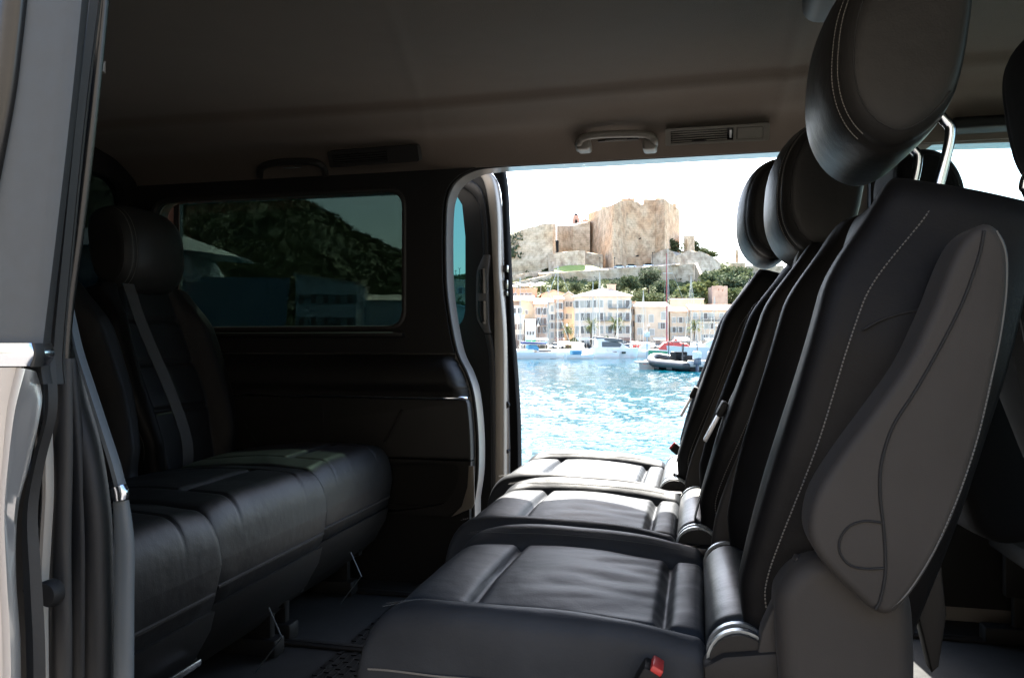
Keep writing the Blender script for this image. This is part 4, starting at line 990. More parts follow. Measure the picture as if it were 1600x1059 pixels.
# ================================================================ THE CITADEL
M['bastion'] = stone('weathered sandstone', (.64, .40, .23), (.72, .54, .36), .16, bump=.7, stretch=(1, 1, .85), b=1.2, detail=9)
M['rampart'] = stone('pale limestone wall', (.62, .45, .28), (.72, .58, .42), .14, bump=.5, stretch=(.4, .4, 1.5), b=.9)
M['greystone'] = stone('grey limestone', (.50, .39, .28), (.66, .54, .40), .22, bump=.8, b=.7)
M['orangestone'] = stone('ochre wall stone', (.48, .36, .23), (.56, .46, .34), .2, bump=.4, b=.8)
def add_courses(m, k=.2):
    N = m.node_tree.nodes; L = m.node_tree.links; b = N['Principled BSDF']; src = b.inputs['Base Color'].links[0].from_socket
    tc = N.new('ShaderNodeTexCoord'); sp = N.new('ShaderNodeSeparateXYZ'); L.new(tc.outputs['Object'], sp.inputs[0])
    ad = N.new('ShaderNodeMath'); L.new(sp.outputs['X'], ad.inputs[0]); L.new(sp.outputs['Y'], ad.inputs[1]); cb = N.new('ShaderNodeCombineXYZ'); L.new(ad.outputs[0], cb.inputs[0]); L.new(sp.outputs['Z'], cb.inputs[1])
    br = N.new('ShaderNodeTexBrick'); br.inputs['Scale'].default_value = .26; br.inputs['Mortar Size'].default_value = .05; br.inputs['Color1'].default_value = (.62, .60, .58, 1); br.inputs['Color2'].default_value = (1, 1, 1, 1); br.inputs['Mortar'].default_value = (.42, .38, .34, 1); L.new(cb.outputs[0], br.inputs['Vector'])
    mx = N.new('ShaderNodeMix'); mx.data_type = 'RGBA'; mx.blend_type = 'MULTIPLY'; mx.inputs[0].default_value = k; L.new(src, mx.inputs[6]); L.new(br.outputs[0], mx.inputs[7])
    n = N.new('ShaderNodeTexNoise'); n.inputs['Scale'].default_value = .45; n.inputs['Detail'].default_value = 9; n.inputs['Roughness'].default_value = .7
    mp = N.new('ShaderNodeMapping'); mp.inputs['Scale'].default_value = (1, 1, .9); L.new(tc.outputs['Object'], mp.inputs[0]); L.new(mp.outputs[0], n.inputs['Vector'])
    cr = N.new('ShaderNodeValToRGB'); cr.color_ramp.elements[0].position = .36; cr.color_ramp.elements[0].color = (.42, .36, .31, 1); cr.color_ramp.elements[1].position = .56; cr.color_ramp.elements[1].color = (1, 1, 1, 1); L.new(n.outputs[0], cr.inputs[0])
    m2 = N.new('ShaderNodeMix'); m2.data_type = 'RGBA'; m2.blend_type = 'MULTIPLY'; m2.inputs[0].default_value = .75; L.new(mx.outputs[2], m2.inputs[6]); L.new(cr.outputs[0], m2.inputs[7]); L.new(m2.outputs[2], b.inputs['Base Color'])
for q_ in ('bastion', 'rampart', 'greystone', 'orangestone'): add_courses(M[q_])
def wallring(mb, ring, closed=True):
    """ring: (px, distance, y_top, y_bottom, batter in metres outward at the base)"""
    top = []; bot = []
    for px, d, yt, yb, bt in ring:
        yb += 14
        T = at(px, yt, D=d); B = at(px, yb, D=d - bt); T.z += .25 * noise.noise(T * .3) + .12 * noise.noise(T * .9); top.append(T); bot.append(B)
    n = len(ring); rows = 14; vs = []; 
    for r in range(rows + 1):
        t = r / rows
        for i in range(n):
            p = bot[i].lerp(top[i], t); j = .25 * noise.noise(p * .25) * (1 if r < rows else .3)
            vs.append(p + FWD * j + RGT * j * .5)
    fs = [(r * n + i, r * n + (i + 1) % n, (r + 1) * n + (i + 1) % n, (r + 1) * n + i) for r in range(rows) for i in range(n if closed else n - 1)]
    if closed: fs.append(tuple(rows * n + i for i in range(n)))
    mb.add(vs, fs)
def densify(ring, k):
    out = []
    n = len(ring)
    for i in range(n):
        a, b = ring[i], ring[(i + 1) % n]
        for j in range(k): out.append(tuple(lerp(a[m], b[m], j / k) for m in range(5)))
    return out
cit = empty('citadel_bastion', at(985, 400, D=320), 0, 'great sandstone bastion of the citadel, highest walls on the hilltop', 'fortress')
cit_inv = Matrix.Translation(-cit.location)
def cpart(name, mb, mt, sm=30):
    mb2 = MB(); mb2.v = [v - cit.location for v in mb.v]; mb2.f = mb.f
    return mb2.build(name, mt, cit, sm)
b1 = MB(); wallring(b1, densify([(919, 340, 334, 412, 2), (938, 320, 327, 420, 4), (957, 299, 319.5, 424, 6), (959, 298.5, 319.0, 424, 6), (968, 301, 314, 424, 5), (980, 309, 313, 424, 5), (996, 311, 314.5, 422, 4), (1001, 311.5, 319, 422, 4), (1005.3, 311.8, 319.5, 422, 4), (1006, 311.9, 311, 422, 4), (1024, 312.5, 311.5, 420, 4), (1039, 307, 311, 420, 5), (1041, 308, 312, 419, 5), (1062, 336, 328, 402, 5), (1050, 372, 333, 385, 0), (945, 380, 335, 380, 0)], 9))
cpart('bastion', b1, M['bastion'])
for k, (x0, x1, y0, y1, d) in enumerate(((1026, 1037, 309.2, 312, 315), (972, 992, 309.5, 314, 314), (941, 950, 322, 327, 324), (1052, 1057, 318, 326, 326))):
    q = MB(); a_ = at(x0, y1, D=d); b_ = at(x1, y1, D=d); c_ = at(x1, y0, D=d); e_ = at(x0, y0, D=d); q.slab([a_, b_, c_, e_], FWD * 4); cpart('parapet', q, M['bastion'])
for k, (x, y0, y1, d) in enumerate(((982.5, 312, 303.5, 312), (983.8, 312, 304.2, 312.5), (990.5, 312, 306, 312), (992, 312, 305, 312.5))):
    q = MB(); q.tube([at(x, y0, D=d), at(x, y1, D=d)], .09, 6); cpart('antenna', q, M['shell'])
for x, y, d, wd, hh in ((997, 399, 303.5, .55, .22), (946, 408, 313, .4, .3), (1001, 372, 305, .4, .16)):
    q = MB(); a_ = at(x, y, D=d); q.slab([a_ + RGT * (wd * math.cos(t)) + Vector((0, 0, hh * math.sin(t))) for t in [i * 6.283 / 10 for i in range(10)]], FWD * 3); cpart('wall_niche', q, M['shell_dark'])
# left rampart
ram = MB(); wallring(ram, densify([(770, 318, 376, 432, 2), (800, 316, 366, 428, 3), (815, 315, 359, 424, 3), (838, 313, 353, 415, 3), (852, 311, 349, 406, 3), (864, 310, 349, 402, 3), (869, 313, 350, 400, 2), (869, 330, 350, 400, 0), (770, 335, 376, 432, 0)], 5))
def thing_from(mb, name, mt, label, cat, group=None, sm=30):
    c = sum(mb.v, Vector()) / len(mb.v); c.z = min(v.z for v in mb.v); mb.v = [v - c for v in mb.v]; o = mb.build(name, mt, None, sm); o.location = c; return tag(o, label, cat, group)
for x0, x1, y0, y1, d0, lb in ((786, 846, 437, 424, 290, 'pale rock ledge wall stepping down below the left rampart'), (792, 862, 447, 431, 276, 'lower pale rock ledge wall left of the ramp road')):
    lw_ = MB(); wallring(lw_, densify([(x0, d0, y0 - 3, y0 + 12, 1), ((x0 + x1) / 2, d0, (y0 + y1) / 2 - 3, (y0 + y1) / 2 + 10, 1), (x1, d0 + 4, y1 - 2, y1 + 12, 1), (x1, d0 + 9, y1 - 2, y1 + 12, 0), (x0, d0 + 9, y0 - 3, y0 + 12, 0)], 6)); ledges = globals().setdefault('LEDGES', []); ledges.append((lw_, lb))
thing_from(ram, 'rampart_wall', M['rampart'], 'long pale rampart wall stepping up to the left of the great bastion', 'fortress wall')
for lw_, lb in LEDGES: thing_from(lw_, 'ledge_wall', M['greystone'], lb, 'retaining wall')
cw = MB(); wallring(cw, densify([(870, 316, 352, 398, 1), (895, 330, 352, 396, 1), (922, 330, 346, 396, 1), (922, 345, 346, 396, 0), (870, 345, 352, 398, 0)], 5))
thing_from(cw, 'curtain_wall', M['rampart'], 'recessed curtain wall between the pale rampart and the great bastion', 'fortress wall')
gt = MB(); gt.slab([at(868.5, 395, D=311.5), at(873, 395, D=312), at(873, 376, D=312), at(868.5, 375, D=311.5)], FWD * 3)
thing_from(gt, 'gate_opening', M['shell_dark'], 'tall dark gate slot where rampart and curtain wall meet', 'gate')
rb_ = MB(); wallring(rb_, densify([(857, 300, 398, 420, 1), (868, 296, 395, 421, 1), (885, 293, 393, 420, 1), (902, 292, 391.5, 417, 1), (914, 294, 391.5, 412, 1), (917, 305, 392, 412, 0), (857, 312, 398, 418, 0)], 5))
thing_from(rb_, 'round_bastion', M['greystone'], 'low rounded grey bastion wall beside the bright grass patch', 'fortress wall')
pb = MB(); wallring(pb, densify([(915, 300, 394, 424, 2), (942, 299, 398, 424, 2), (943, 306, 398, 424, 0), (915, 310, 394, 424, 0)], 4))
thing_from(pb, 'buttress', M['orangestone'], 'yellow ochre buttress at the left foot of the great bastion', 'fortress wall')
rd = MB(); wallring(rd, densify([(842, 286, 428, 440, 0), (900, 284, 424, 438, 0), (950, 283, 421, 437, 0), (1000, 283, 418, 434, 0), (1040, 284, 414.5, 430, 0), (1062, 286, 413, 426, 0), (1062, 300, 411, 426, 0), (950, 300, 418, 430, 0), (842, 300, 425, 436, 0)], 6))
thing_from(rd, 'retaining_wall', M['orangestone'], 'long ochre retaining wall carrying the ramp road below the bastion', 'retaining wall')
ur = MB(); wallring(ur, densify([(1018, 305, 398, 412, 1), (1040, 303, 389, 411, 1), (1052, 300, 393, 410, 1), (1056, 304, 400, 410, 1), (1075, 306, 392, 412, 3), (1095, 306, 393, 413, 3), (1115, 308, 402, 414, 3), (1126, 310, 411, 416, 2), (1120, 330, 405, 416, 0), (1030, 330, 398, 410, 0)], 5))
thing_from(ur, 'lower_wall', M['greystone'], 'grey rounded retaining wall right of the bastion under the ridge trees', 'retaining wall')
st_ = MB(); wallring(st_, densify([(1086, 284, 411, 440, 0), (1090, 283, 411, 440, 0), (1101, 270, 436, 446, 0), (1098, 268, 438, 446, 0)], 4))
thing_from(st_, 'stair_wall', M['orangestone'], 'bright sloping stair wall running down from the ramp road', 'stair wall')
s2 = MB(); wallring(s2, densify([(1050, 286, 415, 432, 0), (1085, 285, 412, 428, 0), (1086, 295, 412, 428, 0), (1050, 296, 415, 430, 0)], 4))
thing_from(s2, 'landing_wall', M['greystone'], 'pale landing wall left of the sloping stair wall', 'retaining wall')
kt = MB(); wallring(kt, densify([(1068.5, 322, 368, 392, 0), (1077, 322, 367.5, 392, 0), (1085.5, 324, 367.5, 392, 0), (1085, 334, 368, 392, 0), (1069, 334, 368, 392, 0)], 3))
thing_from(kt, 'watch_tower', M['greystone'], 'small square grey tower just right of the great bastion', 'tower')
k2 = MB(); wallring(k2, densify([(1069, 318, 374, 394, 0), (1074, 317, 374, 396, 0), (1076, 318, 379, 396, 0), (1074, 322, 376, 394, 0)], 3))
thing_from(k2, 'wall_stub', M['orangestone'], 'broken pale stub of wall before the small grey tower', 'ruin')
# church tower on the ridge left
ct = empty('church_tower', at(900, 352, D=345), YAW, 'pink church tower with a small dome above the curtain wall', 'tower')
sc_ = 345 / FPX
MB().box((-5.4 * sc_, -1.5, -3), (5.4 * sc_, 1.5, 10 * sc_)).box((-4.6 * sc_, -1.3, 10 * sc_), (4.6 * sc_, 1.3, 15 * sc_), .1).build('belfry', mat('pink plaster', (.48, .30, .23), .9, var=.15, vscale=.5), ct)
MB().lathe([(0, 20 * sc_), (1.5 * sc_, 18.6 * sc_), (3.6 * sc_, 16.4 * sc_), (4.2 * sc_, 15 * sc_)], 16).build('dome', M['shell'], ct)
MB().tube([(0, 0, 19 * sc_), (0, 0, 22.5 * sc_)], .1, 6).build('finial', M['shell'], ct)
MB().box((-.5, -1.56, 3 * sc_), (.5, -1.501, 8 * sc_)).build('opening', M['shell_dark'], ct)
cn = empty('church_nave', at(913, 352, D=350), YAW, 'low pink church roof right of the domed tower', 'building')
MB().slab([(-9 * sc_, 0, -3), (9 * sc_, 0, -3), (9 * sc_, 0, 7 * sc_), (2 * sc_, 0, 10.5 * sc_), (-9 * sc_, 0, 5 * sc_)], (0, 6, 0)).build('wall', mat('pink plaster', (.46, .31, .25), .9), cn, False)
# ridge pillar and walls right
pl_ = MB(); pl_.lathe([(1.5, -2), (1.4, .5), (.75, .8), (.70, 6.2), (.5, 6.4)], 12)
o = pl_.build('stone_pillar', M['greystone']); o.location = at(1152, 413, D=340); tag(o, 'lone stone pillar standing on the ridge at the right', 'pillar')
for i, (x0, x1, yt, yb, d, lab) in enumerate(((1141, 1165, 410, 428, 335, 'pale block shaped house on the ridge under the lone stone pillar'), (1166, 1225, 414.5, 428, 340, 'low grey ridge wall reaching behind the black headrest'))):
    q = MB(); wallring(q, densify([(x0, d, yt, yb, 0), (x1, d, yt + .5, yb, 0), (x1, d + 8, yt, yb, 0), (x0, d + 8, yt, yb, 0)], 3)); thing_from(q, 'ridge_wall', M['rampart'] if i == 0 else M['greystone'], lab, 'wall')
# ruined square tower
rt = empty('ruined_tower', at(1125, 478, D=232), YAW, 'square ruined stone tower with two holes near its top', 'tower'); s_ = 232 / FPX
q = MB(); q.plate([(-12 * s_, -2), (12.2 * s_, -2), (12 * s_, 31 * s_), (9 * s_, 31.6 * s_), (6 * s_, 30.6 * s_), (2 * s_, 32 * s_), (-5 * s_, 32 * s_), (-9 * s_, 31 * s_), (-12 * s_, 31.5 * s_)], [[(-3.4 * s_, 24 * s_), (-1.2 * s_, 24 * s_), (-1.2 * s_, 27 * s_), (-3.4 * s_, 27 * s_)][::-1], [(3.6 * s_, 23 * s_), (5.6 * s_, 23 * s_), (5.6 * s_, 26 * s_), (3.6 * s_, 26 * s_)][::-1]], lambda x, z: (x, 0, z), (0, .8, 0))
q.box((-12 * s_, .81, -2), (-12 * s_ + .8, 4.4, 30 * s_)).box((12 * s_ - .8, .81, -2), (12 * s_, 4.4, 30 * s_)).box((-12 * s_, 4.41, -2), (12 * s_, 5.0, 30 * s_))
q.build('wall', stone('ruin stone', (.40, .28, .22), (.50, .38, .30), .5), rt, False)
ro = MB(); ro.grid(lambda a, b: at(lerp(940, 1062, a), lerp(lerp(421.5, 413.5, a), lerp(418.5, 411, a), b), D=lerp(284.5, 303, b)), 20, 3)
ro.build('ramp_road', M['farquay'], None, True)['kind'] = 'structure'
# lamp posts along the ramp road and rampart lanterns
lp0 = None
for k, (px, yb, yt, d) in enumerate(((960.5, 421, 401, 284), (1020, 416, 393, 284), (937.5, 424, 401, 288))):
    h = (yb - yt) * d / FPX
    if lp0 is None:
        lp0 = empty('lamp_post'); MB().tube([(0, 0, 0), (0, 0, 4.8)], .09, 6).build('pole', M['shell_dark'], lp0); MB().box((-.18, -.18, 4.8), (.18, .18, 5.2), .03).build('lantern', M['shell_dark'], lp0); o = lp0
    else: o = copy_tree(lp0)
    p = at(px, yb + 1, D=d); o.location = p; o.scale = (1, 1, h / 5.2); tag(o, ('lamp post on the ramp road before the left corner of the bastion', 'lamp post on the ramp road before the right half of the bastion', 'lamp post by the ochre buttress')[k], 'lamp post', 'lamp posts on the ramp road')
# parked cars on the ramp road, two pixels high
cars = [(967, 'white'), (986, 'white'), (1013, 'white')]
for k, (px, c) in enumerate(cars):
    o = empty('parked_car', at(px, 419.2 - (px - 985) * .05, D=289), YAW, ('small white car on the ramp road, left of the middle lamp post', 'small white car on the ramp road under the centre of the bastion', 'white van parked on the ramp road near the right lamp post')[k], 'car', 'cars on the ramp road')
    MB().box((-1.9, -.8, .3), (1.9, .8, .95), .2, 3).build('body', mat('white car paint', (.75, .75, .75), .3), o); MB().box((-1.2, -.7, .951), (1.3, .7, 1.5), .22, 3).build('cabin', M['glass_door'], o)
    w_ = MB().lathe([(.0, -.1), (.32, -.1), (.32, .1), (0, .1)], 12, 'Y', (0, 0, 0)).build('wheel', M['rubber'], o); w_.location = (-1.2, -.82, .32); w2 = w_.copy(); COL.objects.link(w2); w2.parent = o; w2.location = (1.2, -.82, .32)
# ================================================================ HOUSES OF THE FAR QUAY
def plaster(n, c, v=.10): return mat(n, c, .9, var=v, vscale=.35, bumps=[(1.5, .3, .05)], detail=7)
W_ = dict(cream=plaster('cream plaster', (.66, .56, .44)), white=plaster('white plaster', (.74, .72, .68)), pinkwhite=plaster('pale pink plaster', (.66, .54, .42)), orange=plaster('orange plaster', (.58, .33, .21)),
          salmon=plaster('salmon plaster', (.62, .43, .31)), sand=plaster('sand plaster', (.54, .42, .29), .15), tan=plaster('tan plaster', (.56, .44, .32), .12), ochre=plaster('ochre plaster', (.60, .48, .35)), brown=plaster('brown plaster', (.34, .25, .19), .2))
M['tile'] = mat('clay roof tiles', (.50, .30, .20), .85, col2=(.62, .42, .30), vscale=.8, bumps=[(3, .5, .05)])
M['tile_pale'] = mat('bleached roof tiles', (.62, .50, .42), .85, col2=(.70, .60, .52), vscale=.8, bumps=[(3, .5, .05)])
M['pane'] = mat('dark window glass', (.10, .10, .10), .12, spec=.6)
M['shutter'] = mat('grey green shutter', (.34, .34, .30), .7); M['shutter_brown'] = mat('brown shutter', (.22, .15, .11), .7); M['iron'] = mat('balcony iron', (.10, .10, .10), .6)
M['frame_w'] = mat('window frame paint', (.62, .60, .56), .6)
WIN = {}
def window(parent, x, z, w=1.1, h=1.7, sh='shutter', closed=False, y=0.0):
    key = (round(w, 2), round(h, 2), sh, closed)
    if key not in WIN:
        f = MB(); f.plate([(-w / 2 - .12, -h / 2 - .12), (w / 2 + .12, -h / 2 - .12), (w / 2 + .12, h / 2 + .12), (-w / 2 - .12, h / 2 + .12)], [[(-w / 2, -h / 2), (-w / 2, h / 2), (w / 2, h / 2), (w / 2, -h / 2)]], lambda a, b: (a, -.10, b), (0, .10, 0))
        fo = f.build('window', M['frame_w'], parent, False)
        p = MB(); p.box((-w / 2, -.045, -h / 2), (w / 2, -.02, h / 2)); po = p.build('pane', M[sh] if closed else M['pane'], fo, False)
        so = None
        if sh and not closed:
            q = MB(); q.box((-w - .10, -.15, -h / 2), (-w / 2 - .13, -.09, h / 2)); a = q.build('shutter', M[sh], fo, False)
            b = a.copy(); COL.objects.link(b); b.parent = fo; b.location = (w * 1.5 + .23, 0, 0)
        WIN[key] = fo
    else:
        fo = copy_tree(WIN[key]); fo.parent = parent
    fo.location = (x, y, z); return fo
def house(px0, px1, yt, d, wall, roof, label, depth=9.0, rot=0.0, cols=(), rows=(), zb=0.0, sh='shutter', ww=1.1, wh=1.7, roof_h=1.8, roof_m='tile', name='house', over=.35, closed=0.0, seed=1, cat='house', side=()):
    s = d / FPX; c = at((px0 + px1) / 2, HOR, D=d); Wd = (px1 - px0) * s / math.cos(rot); Hh = (HOR - yt) * s + 1.26 - zb
    e = empty(name, (c.x, c.y, zb), YAW + rot, label, cat)
    hw = Wd / 2
    MB().box((-hw, 0, -1.5), (hw, depth, Hh)).build('wall', W_[wall] if isinstance(wall, str) else wall, e, False)
    o = over; r = MB(); z = Hh + .003
    if roof == 'gable':
        r.loft([[Vector((x, -o, z - .1)), Vector((x, -o, z + .12)), Vector((x, depth / 2, z + roof_h)), Vector((x, depth + o, z + .12)), Vector((x, depth + o, z - .1))] for x in (-hw - o, hw + o)])
    elif roof == 'hip':
        k = min(hw, depth / 2) * .9
        r.add([(-hw - o, -o, z), (hw + o, -o, z), (hw + o, depth + o, z), (-hw - o, depth + o, z), (-hw - o, -o, z + .2), (hw + o, -o, z + .2), (hw + o, depth + o, z + .2), (-hw - o, depth + o, z + .2), (-hw + k, depth / 2, z + roof_h), (hw - k, depth / 2, z + roof_h)],
              [(0, 1, 5, 4), (1, 2, 6, 5), (2, 3, 7, 6), (3, 0, 4, 7), (4, 5, 9, 8), (5, 6, 9), (6, 7, 8, 9), (7, 4, 8), (3, 2, 1, 0)])
    elif roof == 'mono':       # slopes down to the right
        r.slab([(-hw - o, -o, z + roof_h), (hw + o, -o, z), (hw + o, -o, z + .25), (-hw - o, -o, z + roof_h + .25)], (0, depth + 2 * o, 0))
        MB().slab([(-hw, 0, z), (hw, 0, z), (-hw, 0, z + roof_h)], (0, depth, 0)).build('gable_wall', W_[wall] if isinstance(wall, str) else wall, e, False)
    elif roof == 'front':      # gable towards the water
        r.loft([[Vector((-hw - o, y, z - .05)), Vector((0, y, z + roof_h)), Vector((hw + o, y, z - .05)), Vector((hw + o, y, z + .2)), Vector((0, y, z + roof_h + .25)), Vector((-hw - o, y, z + .2))] for y in (-o, depth + o)])
        MB().slab([(-hw, 0, z), (hw, 0, z), (0, 0, z + roof_h - .05)], (0, depth, 0)).build('gable_wall', W_[wall] if isinstance(wall, str) else wall, e, False)
    else:
        r.box((-hw - .15, -.15, z), (hw + .15, depth + .15, z + .35))
    r.build('roof', M[roof_m], e, False)
    rg = random.Random(seed)
    for zi in rows:
        for xi in cols:
            window(e, -hw + xi * Wd, zi * Hh, ww, wh, sh, rg.random() < closed)
    return e, hw, Hh, s
def balcony(e, x0, x1, z, h=.95, out=.9, n=None):
    m = MB(); m.box((x0, -out, z - .12), (x1, -.001, z))
    m.box((x0, -out, z + h), (x1, -out + .06, z + h + .06)); n = n or int((x1 - x0) / .35)
    for k in range(n + 1): m.box((lerp(x0, x1 - .05, k / n), -out, z), (lerp(x0, x1 - .05, k / n) + .05, -out + .05, z + h))
    return m.build('balcony', M['iron'], e, False)
# left cafe house, upper white terrace storey
e, hw, H, s = house(785, 819, 494, 203, 'cream', 'flat', 'cream harbour house at the left edge with a white roof terrace', cols=(.48, .80), rows=(.36, .68), ww=.9, wh=1.4, roof_m='frame_w', sh='shutter_brown', closed=.4)
MB().box((-hw + .3, .6, H + .36), (hw - 1.2, 6, H + 2.6)).build('terrace_storey', W_['white'], e, False); window(e, .2, H + 1.5, 1.0, 1.3, None, False, .6); window(e, 1.7, H + 1.5, 1.0, 1.3, None, False, .6)
MB().box((-hw + .1, .36, H + 2.61), (hw - .9, 6.2, H + 2.85)).build('terrace_roof', M['tile_pale'], e, False)
MB().box((hw - 2.2, -.06, .2), (hw - 1.2, -.001, 2.4)).build('door', M['shutter_brown'], e, False)
e, hw, H, s = house(820.5, 837, 500, 202, 'white', 'flat', 'small white building with a green awning over its shop front', cols=(), rows=(), roof_m='frame_w')
for k in range(3): window(e, -.75 + k * .75, H * .55, .45, .9, None)
MB().slab([(-1.2, -.001, 2.35), (-1.2, -1.3, 1.75), (-1.2, -1.3, 1.65), (-1.2, -.001, 2.1)], (2.6, 0, 0)).build('awning', mat('green awning cloth', (.03, .42, .12), .7), e, False)
MB().box((-.9, -.05, .1), (1.0, -.001, 1.6)).build('shop_front', M['pane'], e, False)
e, hw, H, s = house(790, 839, 452, 228, 'orange', 'flat', 'tall orange house with arched dark windows high behind the quay', cols=(.30, .52, .66, .78), rows=(.86,), ww=1.0, wh=1.9, sh=None, roof_m='tile', zb=2)
e, hw, H, s = house(812, 836, 474, 214, 'sand', 'mono', 'sand coloured windowless gable side wall right of the cafe house', cols=(.45,), rows=(.80,), ww=.7, wh=1.0, sh=None, roof_h=1.0, rot=R(-18), zb=.5)
e, hw, H, s = house(836, 857, 475, 207, 'salmon', 'gable', 'salmon house with brown shutters and an iron balcony', cols=(.3, .72), rows=(.43, .62, .84), sh='shutter_brown', closed=.3, ww=.8, wh=1.7)
balcony(e, -hw + .3, hw - .2, H * .54); balcony(e, -.2, hw - .2, H * .05 + .4); MB().box((-.4, -.05, .1), (1.3, -.001, 2.3)).build('shop_front', M['pane'], e, False)
e, hw, H, s = house(857.5, 868, 472, 207, 'cream', 'gable', 'very narrow cream house between the salmon and the balconied house', cols=(.5,), rows=(.3, .5, .68, .86), ww=.7, wh=1.5, roof_h=1.2, closed=.5)
e, hw, H, s = house(868.5, 880, 468, 206, 'salmon', 'gable', 'narrow house with dark balconies stacked on three floors', cols=(.32, .78), rows=(.3, .48, .68, .87), sh='shutter_brown', ww=.55, wh=1.5, roof_h=1.2)
for q in (.22, .42, .60): balcony(e, -hw + .1, hw, H * q)
e, hw, H, s = house(880.5, 897, 463, 210, 'ochre', 'front', 'yellowish gabled house leaning against the large white hotel', cols=(.3, .7), rows=(.35, .62, .85), ww=.6, wh=1.4, roof_h=1.2, closed=.4, roof_m='tile_pale')
e, hw, H, s = house(846, 884, 461, 222, 'salmon', 'front', 'dull pink gabled house behind the narrow facades', cols=(.35, .62), rows=(.88,), ww=.9, wh=1.0, sh=None, roof_h=1.3, zb=1.5)
e, hw, H, s = house(800, 834, 470, 219, 'brown', 'gable', 'brownish house squeezed below the tall orange house', cols=(.6,), rows=(.8,), zb=1.2, sh=None)
# the large white hotel: two wings meeting at a corner
s = 204 / FPX
e, hw, H, s = house(933, 986, 463, 203, 'pinkwhite', 'none', 'large white four storey hotel with hipped tiled roof and long balconies', depth=13, cols=(.12, .38, .68, .90), rows=(.14, .37, .62, .86), ww=1.0, wh=1.9, name='hotel', cat='hotel', closed=.25, seed=4, roof_m='frame_w')
balcony(e, -hw + .4, hw - .3, H * .535, n=26); balcony(e, -hw + 3.0, hw - .3, H * .775, n=18)
wl_ = 36 * s / math.cos(R(-22)); lw = MB(); lw.M = Matrix.Translation((-hw, 0, 0)) @ Matrix.Rotation(R(-30), 4, 'Z'); lw.box((-wl_ * 1.02, .0, -1.5), (0, 11, H)); lw.build('side_wing', W_['pinkwhite'], e, False)
for zi in (.14, .37, .62, .86):
    for k, xi in enumerate((.13, .38, .64, .90)):
        wn = window(e, 0, 0, 1.0, 1.9, 'shutter', (k + int(zi * 10)) % 3 == 0); wn.matrix_local = lw.M @ Matrix.Translation((-wl_ * (1 - xi) - .1, -.02, zi * H))
r = MB(); A = lw.M @ Vector((-wl_ * 1.02 - .5, -.5, H)); B = Vector((-hw, -.6, H)); C = Vector((hw + .5, -.5, H)); Dd = Vector((hw + .5, 13.5, H)); E = lw.M @ Vector((-wl_ * 1.02 - .5, 11.5, H))
t1 = Vector((-hw * .55, 6.5, H + 2.6)); t2 = Vector((hw - 5.2, 6.5, H + 2.4)); up_ = Vector((0, 0, .22)); z0 = Vector((0, 0, .004)); L5 = [A, B, C, Dd, E]
r.add([p + z0 for p in L5] + [p + up_ for p in L5] + [t1, t2], [(4, 3, 2, 1, 0)] + [(i, (i + 1) % 5, (i + 1) % 5 + 5, i + 5) for i in range(5)] + [(5, 6, 10), (6, 7, 11, 10), (7, 8, 11), (8, 9, 10, 11), (9, 5, 10)])
rf = r.build('roof', M['tile_pale'], e, False)
MB().box((-.9, 5.5, H + 1.6), (1.2, 7.0, H + 3.4)).box((-1.05, 5.35, H + 3.4), (1.35, 7.15, H + 3.6)).build('chimney', W_['salmon'], rf, False)
MB().box((-hw + 1, -.06, .1), (-hw + 2.2, -.001, 2.5)).build('door', M['pane'], e, False); MB().box((1.8, -.06, .1), (hw - .4, -.001, 2.7)).build('shop_front', M['pane'], e, False)
for o in list(e.children):
    if o.name.startswith('roof') and o is not rf: bpy.data.objects.remove(o)
e, hw, H, s = house(987, 994, 473, 206, 'cream', 'flat', 'slim cream house wedged between hotel and flat tan building', cols=(.5,), rows=(.3, .55, .8), ww=.6, wh=1.5, closed=.5)
e, hw, H, s = house(992.5, 1045, 479, 204, 'tan', 'gable', 'flat tan building with pale roof and few scattered windows', depth=11, roof_m='tile_pale', roof_h=1.5)
for xi, zi, c in ((.13, .72, 0), (.48, .72, 1), (.82, .55, 0), (.84, .78, 1), (.14, .42, 1), (.50, .40, 1)): window(e, -hw + xi * 2 * hw, zi * H, 1.2, 2.0 if zi > .6 else 1.6, 'shutter', bool(c))
MB().box((-hw + 1, -.05, .1), (-hw + 2.4, -.001, 2.4)).box((1, -.05, .1), (2.2, -.001, 2.4)).build('door', M['shutter_brown'], e, False)
e, hw, H, s = house(1047, 1080, 487, 206, 'tan', 'gable', 'left end of the orange roofed row, lower tan house with small windows', cols=(.18, .5, .82), rows=(.28, .52, .78), ww=.9, wh=1.4, roof_h=1.5, closed=.5, seed=3)
e, hw, H, s = house(1080.5, 1162, 485, 204, 'tan', 'gable', 'long tan building under an orange tiled roof with a grey upper band', depth=10, cols=(.07, .27, .38, .58, .76, .93), rows=(.30, .60, .86), ww=1.0, wh=1.5, roof_h=1.8, closed=.35, seed=8)
balcony(e, -hw + .2, hw - .2, H * .73, n=36)
MB().box((-hw, -.12, H * .715 - .3), (hw, -.001, H * .73 - .13)).build('ledge', M['frame_w'], e, False)
MB().box((-hw + 8.2, -.07, 3.4), (-hw + 9.5, -.001, 5.6)).build('door', M['pane'], e, False)
e, hw, H, s = house(1048, 1100, 468, 226, 'tan', 'flat', 'low stone terrace wall above the orange roofed row', name='terrace_wall', cat='wall', zb=8, depth=1.5, roof_m='tile_pale')
